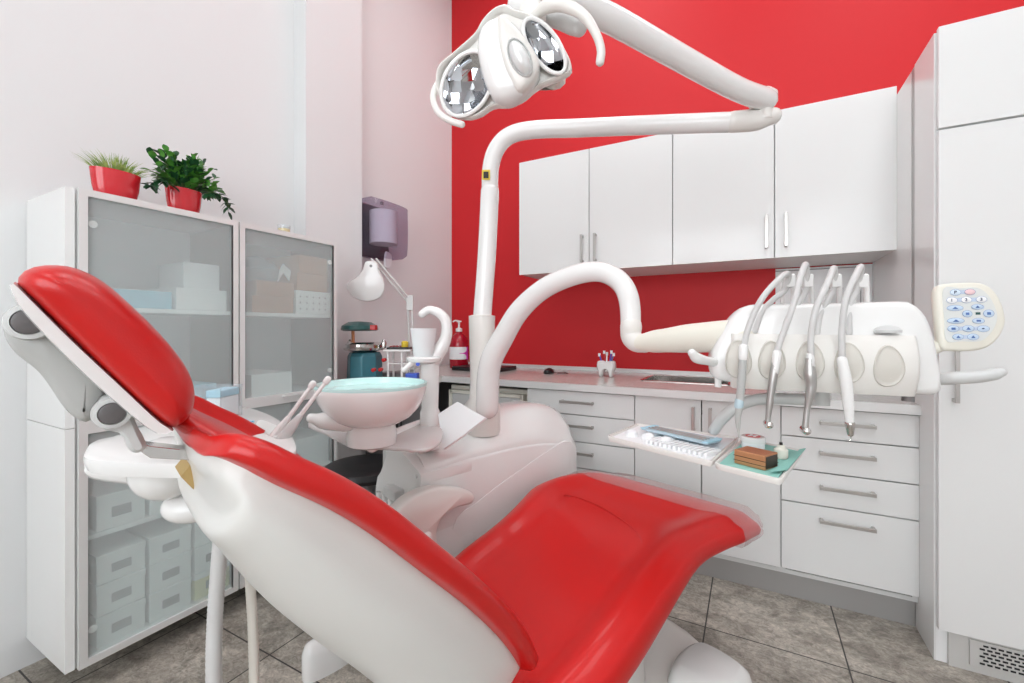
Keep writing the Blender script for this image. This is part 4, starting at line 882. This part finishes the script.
b = nb(); tube(b, [at(722, 363, 1.12), at(708, 361, 1.09), at(697, 358, 1.07), at(692, 353, 1.06)], [.012, .011, .013, .010], 6, 16); ob('left_handle', b, 'plastic', IC)
b = nb(); lathe(b, at(822, 405, 1.08), [(.017, 0), (.017, .06)], 20); ob('pivot_post', b, 'plastic_grey', IC)
b = nb(); lathe(b, at(908, 401, 1.02), [(.012, 0), (.012, .022)], 16); ob('rubber_stop', b, 'grey_dark', IC)
b = nb(); lathe(b, at(718, 387, 1.12), [(.008, 0), (.008, .05)], 12); ob('left_peg', b, 'plastic', IC)
b = nb(); tube(b, [at(822, 400, 1.09), at(790, 399, 1.11), at(760, 399, 1.13), at(738, 406, 1.15), at(722, 419, 1.17), at(714, 430, 1.19)], .0145, 6, 18); ob('tray_arm', b, 'plastic_grey', IC)
# hose whips: support arms behind the handpieces
HPX = [  # hose peak, front path, handpiece path
 dict(back=[(755, 331), (762, 312), (774, 299), (785, 290)], peak=(788, 274), front=[(778, 280), (760.5, 301), (748, 329), (743, 352)], tool=[(743, 356), (741.5, 380), (739.5, 404), (738, 420), (739, 437)], r=[.0085, .0090, .0085, .006, .0022], k=0),
 dict(back=[(784, 331), (788, 316), (797, 305), (806, 290)], peak=(806, 265), front=[(801, 275), (793, 306), (779, 345), (776, 360)], tool=[(775.5, 362), (773, 378), (770, 400), (768, 418), (767.5, 426)], r=[.0085, .009, .0075, .0055, .006], k=1),
 dict(back=[(817, 333), (820, 315), (828, 300), (834, 288)], peak=(834, 268), front=[(828, 282), (816.6, 307), (811, 335), (811, 357)], tool=[(809.5, 360), (810, 375), (811, 388), (807, 410), (805, 430)], r=[.009, .0125, .0105, .006, .0065], k=2),
 dict(back=[(849, 333), (849, 318), (851, 302), (857, 290)], peak=(861, 267), front=[(855, 277), (846, 299), (842, 330), (842, 355)], tool=[(842, 360), (846, 382), (848, 400), (849.5, 420), (850, 427)], r=[.010, .0115, .0105, .0085, .005], k=3)]
LBL = ('grey air-water syringe with blue collar and thin tip, leftmost on the console', 'slim silver handpiece hanging second from left on the console', 'chrome turbine handpiece hanging third from left on the console', 'white scaler handpiece hanging at the right of the four')
for i, q in enumerate(HPX):
    x0, y0 = q['tool'][0]; fz = .07
    fr_ = lambda x, y, h: on(x, y, co+cn*h, cn)
    T = thing('dental_handpiece', LBL[i], 'dental tool', fr_(x0, y0, fz), 'handpieces hanging on the console')
    b = nb(); hp_ = [fr_(x, y, fz) for x, y in q['front'][::-1]]; hp_[-1] = fr_(*q['front'][0], .045)
    pk = fr_(*q['peak'], .0); bk = [fr_(x, y, h) for (x, y), h in zip(q['back'][::-1], (-.02, -.012, -.004, .0))]
    tube(b, hp_+[pk]+bk, [.0066]*3, 7, 12); ob('hose', b, 'hose', T)
    tl = [fr_(x, y, fz) for x, y in q['tool']]; b = nb(); tube(b, tl, q['r'], 6, 18)
    tb_ = ob('handle', b, ('bracket_grey', 'hand_steel', 'hand_steel', 'plastic')[i], T)
    if i == 0:
        b = nb(); tube(b, [fr_(739.3, 401, fz), fr_(738.8, 406, fz)], .0095, 2, 16); ob('collar', b, 'blue_film', T)
        b = nb(); tube(b, [fr_(743.5, 347, fz), fr_(743, 358, fz)], .0098, 2, 16); ob('cap', b, 'plastic', T)
    elif i == 1:
        b = nb(); tube(b, [fr_(768, 424, fz)-cn*.008, fr_(768, 424, fz)+cn*.012], .0085, 2, 16); ob('head', b, 'chrome', T)
        b = nb(); tube(b, [fr_(777, 353, fz), fr_(774.5, 372, fz)], [.0095, .0088], 2, 16); ob('coupling', b, 'plastic', T)
    elif i == 2:
        b = nb(); tube(b, [fr_(805, 430, fz)-cn*.009, fr_(805, 430, fz)+cn*.012], .0085, 2, 16); ob('head', b, 'chrome', T)
        b = nb(); tube(b, [fr_(810, 356, fz), fr_(810, 366, fz)], [.008, .010], 2, 16); ob('coupling', b, 'alu', T)
    else:
        b = nb(); tube(b, [fr_(850, 424, fz), fr_(850.5, 434, fz)], [.0095, .006], 2, 16); ob('nose', b, 'steel', T)
        b = nb(); tube(b, [fr_(850.5, 434, fz), fr_(851, 439, fz), fr_(849, 441, fz)], .0015, 3, 8); ob('tip', b, 'steel', T)
    # whip arm bracket as console part
    b = nb(); s0 = fr_(q['peak'][0]+6, 306, -.09); s1 = fr_(q['peak'][0]+5, 276, -.05)
    tube(b, [s0, s0.lerp(s1, .6), s1], [.007, .006, .006], 4, 10); s2 = fr_(q['peak'][0]-7, 280, -.05); tube(b, [s0-cx_*.025, s2], .005, 3, 10)
    obox(b, fr_(q['peak'][0]+3, 280, -.01), cx_, cn, UP, (-.009, .009), (-.05, .0), (-.016, .012)); ob('hose_hanger', b, 'plastic', IC, bev=.001)
# keypad
kt = .97; ko = at(967, 318, kt); kn = (-FW+RT*-.25+UP*.08).normalized(); kx = UP.cross(kn).normalized(); ky = kn.cross(kx)
def kp(pix, h=0): return pxpl(pix, ko+kn*h, kx, ky, kn)
pad = [(935, 300), (936, 288), (942, 284.5), (960, 283), (978, 283), (990, 288), (999, 300), (1004, 316), (1003, 328), (996, 340), (985, 348), (970, 351), (950, 351), (941, 349), (938, 335)]
b = nb(); prism(b, kp(pad), ko, kx, ky, kn, [(-.022, .010), (-.018, .003), (-.01, 0), (.0, .0), (.004, .002), (.006, .006)], 4); KP = ob('keypad', b, 'cream', IC, ang=60)
face = [(943, 289), (960, 288), (976, 287.5), (986, 293), (993, 303), (997, 315), (995, 326), (988, 336), (979, 341.5), (962, 341.5), (946, 341), (944, 320)]
b = nb(); prism(b, kp(face, .006), ko+kn*.006, kx, ky, kn, [(-.003, 0), (.0012, .0005)], 2); ob('keypad_face', b, 'keypad_face', KP)
def kat(x, y, h=.0075): return on(x, y, ko+kn*h, kn)
cK = lambda x, y: (930+x/6.825, 270+y/6.83)
for (x0, x1, y) in ((150, 300, 150), (130, 375, 203), (135, 395, 400), (285, 370, 253), (290, 370, 347), (170, 320, 457)):
    a, c = kat(*cK(x0, y)), kat(*cK(x1, y)); m_ = (a+c)/2; L = (c-a).length; b = nb(); rings(b, [[m_+kx*q[0]+ky*q[1]+kn*d for q in rr(L, .0088, .003)] for d in (-.001, .0003)]); ob('key_band', b, 'button_band', KP)
btn = [(173, 153, 60, 42, 'button_pale'), (272, 150, 60, 40, 'button_red'), (149, 207, 62, 42, 'paper'), (247, 204, 60, 42, 'paper'), (350, 201, 60, 42, 'paper'), (170, 260, 92, 38, 'button_blue'), (322, 252, 64, 36, 'button_blue'), (254, 299, 54, 46, 'button_blue'), (400, 297, 58, 50, 'button_blue'), (175, 347, 96, 38, 'button_blue'), (330, 347, 66, 36, 'button_blue'), (158, 401, 64, 44, 'button_blue'), (260, 400, 66, 44, 'button_blue'), (363, 401, 68, 42, 'button_blue'), (191, 457, 62, 40, 'button_blue'), (293, 457, 64, 42, 'button_blue')]
sc = kt/FP/6.825
for x, y, w_, h_, m in btn:
    c = kat(*cK(x, y), .008); b = nb(); rings(b, [[c+kx*q[0]*f+ky*q[1]*f+kn*d for q in ell(w_*sc, h_*sc, 20)] for f, d in ((1.0, -.0008), (1.0, .0005), (.9, .0010))]); bt = ob('button', b, m, KP)
    b = nb(); tube(b, [c+kx*math.cos(2*PI*i/20)*w_*sc*.5+ky*math.sin(2*PI*i/20)*h_*sc*.5+kn*.0006 for i in range(21)], .0003, 1, 5, raw=True); ob('button_outline', b, 'ink_blue', bt)
    if m == 'button_blue' and x not in (363,):
        b = nb(); rings(b, [[c+kx*q[0]+ky*q[1]+kn*d for q in (rr(w_*sc*.36, h_*sc*.36, .0004) if (x+y) % 2 else [(0, h_*sc*.25), (w_*sc*.2, -h_*sc*.2), (-w_*sc*.2, -h_*sc*.2)])] for d in (.0009, .0013)]); ob('symbol', b, 'ink_blue', bt)
for s_, x, y in (('P', 173, 153), ('1', 149, 207), ('2', 247, 204), ('3', 350, 201)): text('digit' if s_ != 'P' else 'letter', s_, kat(*cK(x, y), .0096), kx, ky, .0098, 'ink', KP, .0006)
b = nb(); c = kat(*cK(363, 400), .0092); rings(b, [[c+kx*q[0]+ky*q[1]+kn*d for q in ell(.005, .0028, 12)] for d in (0, .0004)]); ob('symbol', b, 'ink', KP)
b = nb(); obox(b, kat(*cK(327, 297), .0075), kx, ky, kn, (-.0042, .0042), (-.0026, .0026), (0, .0008)); ob('display', b, 'teal_dark', KP)
b = nb(); tube(b, [at(940, 345, .99), at(925, 352, 1.0)], .014, 3, 14); ob('keypad_bracket', b, 'cream', IC)
# trays
ZTR = .905
def zpts(pix, z): return [(p.x, p.y) for p in [onz(x, y, z) for x, y in pix]]
def quad_tray(name, label, cat, pix, m, th=.016, lip=.008):
    q = zpts(pix, ZTR); c = V((sum(p[0] for p in q)/4, sum(p[1] for p in q)/4, ZTR)); t = thing(name, label, cat, c-UP*th)
    def rnd(q, r=.018, n=4):
        out = []
        for i in range(4):
            a, b_, d = V(q[i-1]), V(q[i]), V(q[(i+1) % 4]); e1 = (a-b_).normalized(); e2 = (d-b_).normalized()
            for k in range(n+1): u = k/n; out.append(tuple(b_+e1*r*(1-u)**2+e2*r*u**2))
        return out
    o_ = rnd(q); b = nb(); prism(b, o_, V((0, 0, ZTR)), X, Y, UP, [(-th, .012), (-th+.003, .003), (-.002, 0), (0, .001), (0, .006), (-.006, .010)], 0); r = ob('tray_rim', b, m, t, ang=50)
    return t, c, o_
tr1, c1, o1 = quad_tray('instrument_tray', 'white instrument tray with grooved rack left of the green-lined one', 'tray', [(606, 436), (637, 423), (740, 437), (712, 462)], 'plastic_warm')
tr2, c2, o2 = quad_tray('side_tray', 'metal tray lined with pale green paper, under the handpieces', 'tray', [(713, 463), (742, 438), (804, 450), (782, 480)], 'plastic_warm')
b = nb(); prism(b, o2, V((0, 0, ZTR)), X, Y, UP, [(-.004, .010), (-.0025, .010)], 0); ob('green_liner', b, 'green_cloth', tr2)
g = [onz(x, y, ZTR+.003) for x, y in ((787, 470), (806, 448), (800, 449), (770, 472))]
b = nb(); f_ = [b.verts.new(p) for p in g]; b.faces.new(f_); f2 = [b.verts.new(p-UP*.0015) for p in g]; b.faces.new(f2[::-1]); ob('liner_corner', b, 'green_cloth', tr2)
b = nb(); prism(b, o1, V((0, 0, ZTR)), X, Y, UP, [(-.007, .011), (-.004, .011)], 0); ob('white_insert', b, 'paper', tr1)
A, B_, D_ = [onz(x, y, ZTR) for x, y in ((606, 436), (712, 462), (637, 423))]; ex = (B_-A).normalized(); ey = (D_-A); ey = (ey-ex*ey.dot(ex)); LY = ey.length; ey.normalize(); LX = (B_-A).length
b = nb()
for i in range(13): obox(b, A+ex*(LX*.36+i*LX*.044), ex, ey, UP, (-.004, .004), (LY*.15, LY*.45), (-.004, .006))
ob('groove_rack', b, 'paper', tr1, bev=.001)
b = nb()
for i in range(5): lathe(b, A+ex*(LX*(.1+.09*i))+ey*(LY*(.35+.3*(i % 2)))-UP*.004, [(.018, 0), (.016, .012), (.01, .016), (.001, .012)], 16)
ob('moulded_cup', b, 'paper', tr1)
for i, (a0, a1, b0, b1, z) in enumerate(((.07, .76, .62, .90, .004), (.12, .80, .50, .80, .010))):
    o_ = A+ex*LX*a0+ey*LY*b0; t = thing('sterile_pouch', ('lower', 'upper')[i]+' blue-edged sterile pouch of steel tools lying on the white tray', 'pouch', o_+UP*z, 'sterile pouches on the tray')
    L = LX*(a1-a0); Wd = LY*(b1-b0); d1 = (ex*math.cos(.06*i)+ey*math.sin(-.06*i)); d2 = UP.cross(d1)
    b = nb(); prism(b, rr(L, Wd, .006), o_+d1*L/2+d2*Wd/2+UP*z, d1, d2, UP, [(0, .001), (.003, 0), (.005, .004)], 0); ob('film', b, 'blue_film', t)
    b = nb()
    for k in range(3): tube(b, [o_+d1*L*.08+d2*Wd*(.25+.22*k)+UP*(z+.006), o_+d1*L*.9+d2*Wd*(.25+.2*k)+UP*(z+.0065)], .0018, 2, 6)
    ob('steel_tool', b, 'steel', t)
    for e in (.0, .93): b = nb(); obox(b, o_+UP*z, d1, d2, UP, (L*e, L*(e+.07)), (0, Wd), (.004, .0062)); ob('sealed_end', b, 'paper_blue', t)
ZI = ZTR-.0022
p = onz(753, 448, ZI); kk = 440*(H-ZI)/(448-330)/440
t = thing('round_jar', 'round white jar with red printed lid on the green-lined tray', 'jar', p)
ob('jar', lathe(nb(), p, [(.024, 0), (.026, .002), (.026, .016), (.02, .018)], 28), 'paper', t); ob('lid', lathe(nb(), p+UP*.016, [(.028, 0), (.028, .012), (.026, .014), (.001, .014)], 28), 'plastic', t); ob('lid_print', lathe(nb(), p+UP*.0302, [(.017, 0), (.017, .0008), (.001, .001)], 24), 'lid_red', t)
b = nb()
for a in (0, PI/2): obox(b, p+UP*.031, V((math.cos(a+.4), math.sin(a+.4), 0)), V((-math.sin(a+.4), math.cos(a+.4), 0)), UP, (-.012, .012), (-.003, .003), (0, .0007))
ob('lid_cross', b, 'paper', t)
q0, q1, q2_ = onz(734, 463, ZI), onz(765, 471, ZI), onz(744, 453.5, ZI); e1 = (q1-q0); Lb = e1.length; e1.normalize(); e2 = UP.cross(e1)
t = thing('copper_box', 'shiny copper-brown box of cards on the green-lined tray', 'box', q0)
bz = .031
ob('body', obox(nb(), q0, e1, e2, UP, (0, Lb), (0, .055), (0, bz)), 'copper', t, bev=.002)
for z in (.008, .018): ob('groove', obox(nb(), q0, e1, e2, UP, (-.0006, Lb+.0006), (-.0006, .0556), (z, z+.0012)), 'copper_dark', t)
ob('end_face', obox(nb(), q0, e1, e2, UP, (Lb, Lb+.001), (.004, .051), (.003, bz-.003)), 'copper_dark', t)
p = onz(781, 458, ZI); t = thing('small_bottle', 'small cream plastic bottle with black mark on the green-lined tray', 'bottle', p)
ob('bottle', lathe(nb(), p, [(.013, 0), (.0145, .002), (.0145, .02), (.008, .025), (.0075, .030), (.001, .031)], 22), 'cream', t); ob('cap', lathe(nb(), p+UP*.0305-RT*.00, [(.0035, 0), (.0035, .006), (.001, .0065)], 14), 'black', t)
# ================= assistant's holder behind the headrest =================
ZA = .965
AS = thing('assistant_console', 'white assistant holder plate behind the headrest with suction hoses', 'dental console', onz(190, 450, ZA)-UP*.05)
ao = zpts([(84, 452), (92, 441), (113, 436), (160, 420), (205, 408), (235, 405), (262, 411), (283, 422), (294, 438), (294, 452), (262, 458), (200, 462), (140, 462), (95, 459), (84, 456)], ZA)
b = nb(); prism(b, ao, V((0, 0, ZA)), X, Y, UP, [(-.035, .02), (-.03, .006), (-.012, 0), (-.003, .001), (0, .006)], 4); ob('plate', b, 'plastic', AS, ang=50)
def ellip(c, a, b_, cc, m, name, par, u=RT, w_=FW):
    bm = nb(); rs = []
    for i in range(1, 14): th_ = PI*i/14; rs.append([c+u*a*math.sin(th_)*math.cos(f)+w_*b_*math.sin(th_)*math.sin(f)+UP*cc*math.cos(th_) for f in [2*PI*k/28 for k in range(28)]])
    return ob(name, rings(bm, rs), m, par, ang=80)
b = nb(); lp = pxpl([(93, 462), (96, 474), (120, 480), (150, 481), (170, 470), (150, 458), (110, 456)], at(130, 470, .93), RT, UP, FW); prism(b, lp, at(130, 470, .93), RT, UP, FW, [(-.03, .012), (-.02, .002), (.04, .002), (.05, .012)]); ob('lower_plate', b, 'plastic', AS, ang=60)
ellip(at(166, 468, .88), .062, .06, .062, 'plastic', 'rounded_cover', AS)
ellip(at(196, 503, .93), .060, .06, .036, 'plastic', 'lower_cover', AS)
b = nb(); prism(b, zpts([(256, 424), (262, 420), (281, 428), (286, 436), (276, 438), (262, 431)], ZA+.001), V((0, 0, ZA+.001)), X, Y, UP, [(-.002, 0), (.001, .001)], 3); ob('button_strip', b, 'keypad_face', AS)
b = nb(); tube(b, [at(230, 452, 1.0)-UP*.02, at(270, 520, 1.0), C(-.35, -.35, .50), C(-.30, -.2, .40)], .025, 6, 16); ob('support_arm', b, 'plastic', AS)
for i, (pa, pb2) in enumerate((((274, 438, .98), (313, 383.5, 1.02)), ((284, 437, .96), (328, 379, 1.0)))):
    a, c = at(*pa), at(*pb2); t = thing('suction_tube', ('left white suction tube leaning over the spittoon side', 'right suction tube with grey collar beside the spittoon')[i], 'dental tool', a, 'suction tubes')
    b = nb(); tube(b, [a.lerp(c, .25), c], [.0050, .0045], 3, 14); ob('wand', b, 'plastic', t)
    b = nb(); tube(b, [c.lerp(a, .05), c], .0075, 2, 14); ob('tip', b, 'plastic', t)
    b = nb(); tube(b, [a-(c-a)*.1, a.lerp(c, .16), a.lerp(c, .34)], [.013, .011, .007], 4, 16); ob('grip', b, ('plastic', 'plastic_grey')[i], t)
for i, (pp_, r_, m) in enumerate(((((222, 512, .98), (219, 560, .97), (215, 620, .95), (214, 690, .93), (218, 780, .93)), .0145, 'hose'), (((249, 520, 1.05), (250, 575, 1.04), (253, 630, 1.02), (254, 700, 1.0), (250, 800, 1.0)), .0105, 'hose_cream'))):
    pts = [at(*q) for q in pp_]; pts[-1].z = .016; pts.append(pts[-1]+V((.12, .25, 0))); b = nb(); tube(b, pts, r_, 26, 14, ribs=.07)
    tag(ob('suction_hose', b, m, base=pts[-1]), ('thick ribbed grey hose hanging down from the assistant holder to the floor', 'thinner cream ribbed hose hanging beside the thick one')[i], 'hose')
# acrylic box with supplies
q = onz(214, 418, ZA); q.z = ZA+.0005
t = thing('acrylic_box', 'clear acrylic box holding blue and white supplies on the assistant holder', 'box', q)
e1, e2 = RT, FW; hh_ = .085; b = nb(); w2 = .048; d2 = .045; th = .0018
for a in ((-w2, w2, -d2, -d2+th), (-w2, w2, d2-th, d2), (-w2, -w2+th, -d2, d2), (w2-th, w2, -d2, d2)): obox(b, q, e1, e2, UP, (a[0], a[1]), (a[2], a[3]), (0, hh_))
obox(b, q, e1, e2, UP, (-w2, w2), (-d2, d2), (0, th)); obox(b, q, e1, e2, UP, (.0, th), (-d2, d2), (0, hh_)); ob('case', b, 'clear', t)
ob('paper_stack', obox(nb(), q, e1, e2, UP, (.006, w2-.006), (-d2+.006, d2-.006), (.003, .058)), 'paper', t, bev=.002)
ob('blue_stack', obox(nb(), q, e1, e2, UP, (.005, w2-.005), (-d2+.005, d2-.005), (.059, .078)), 'paper_blue', t, bev=.003)
b = nb()
for i in range(12): lathe(b, q+e1*random.uniform(-w2+.012, -.012)+e2*random.uniform(-d2+.012, d2-.012)+UP*random.uniform(.004, .03), [(.006, 0), (.008, .006), (.002, .012)], 8)
o = ob('blue_cap', b, 'blue', t); o['kind'] = 'stuff'
p = onz(236, 424, ZA); p.z = ZA; b = nb()
for i in range(14): obox(b, p+RT*random.uniform(-.03, .03)+FW*random.uniform(-.02, .02), V((math.cos(i), math.sin(i), 0)), V((-math.sin(i), math.cos(i), 0)), UP, (-.007, .007), (-.002, .002), (.001, .004+random.random()*.006))
o = tag(ob('blue_tips', b, 'boxblue', base=p), 'scatter of little blue plastic tips beside the acrylic box', 'tips'); o['kind'] = 'stuff'
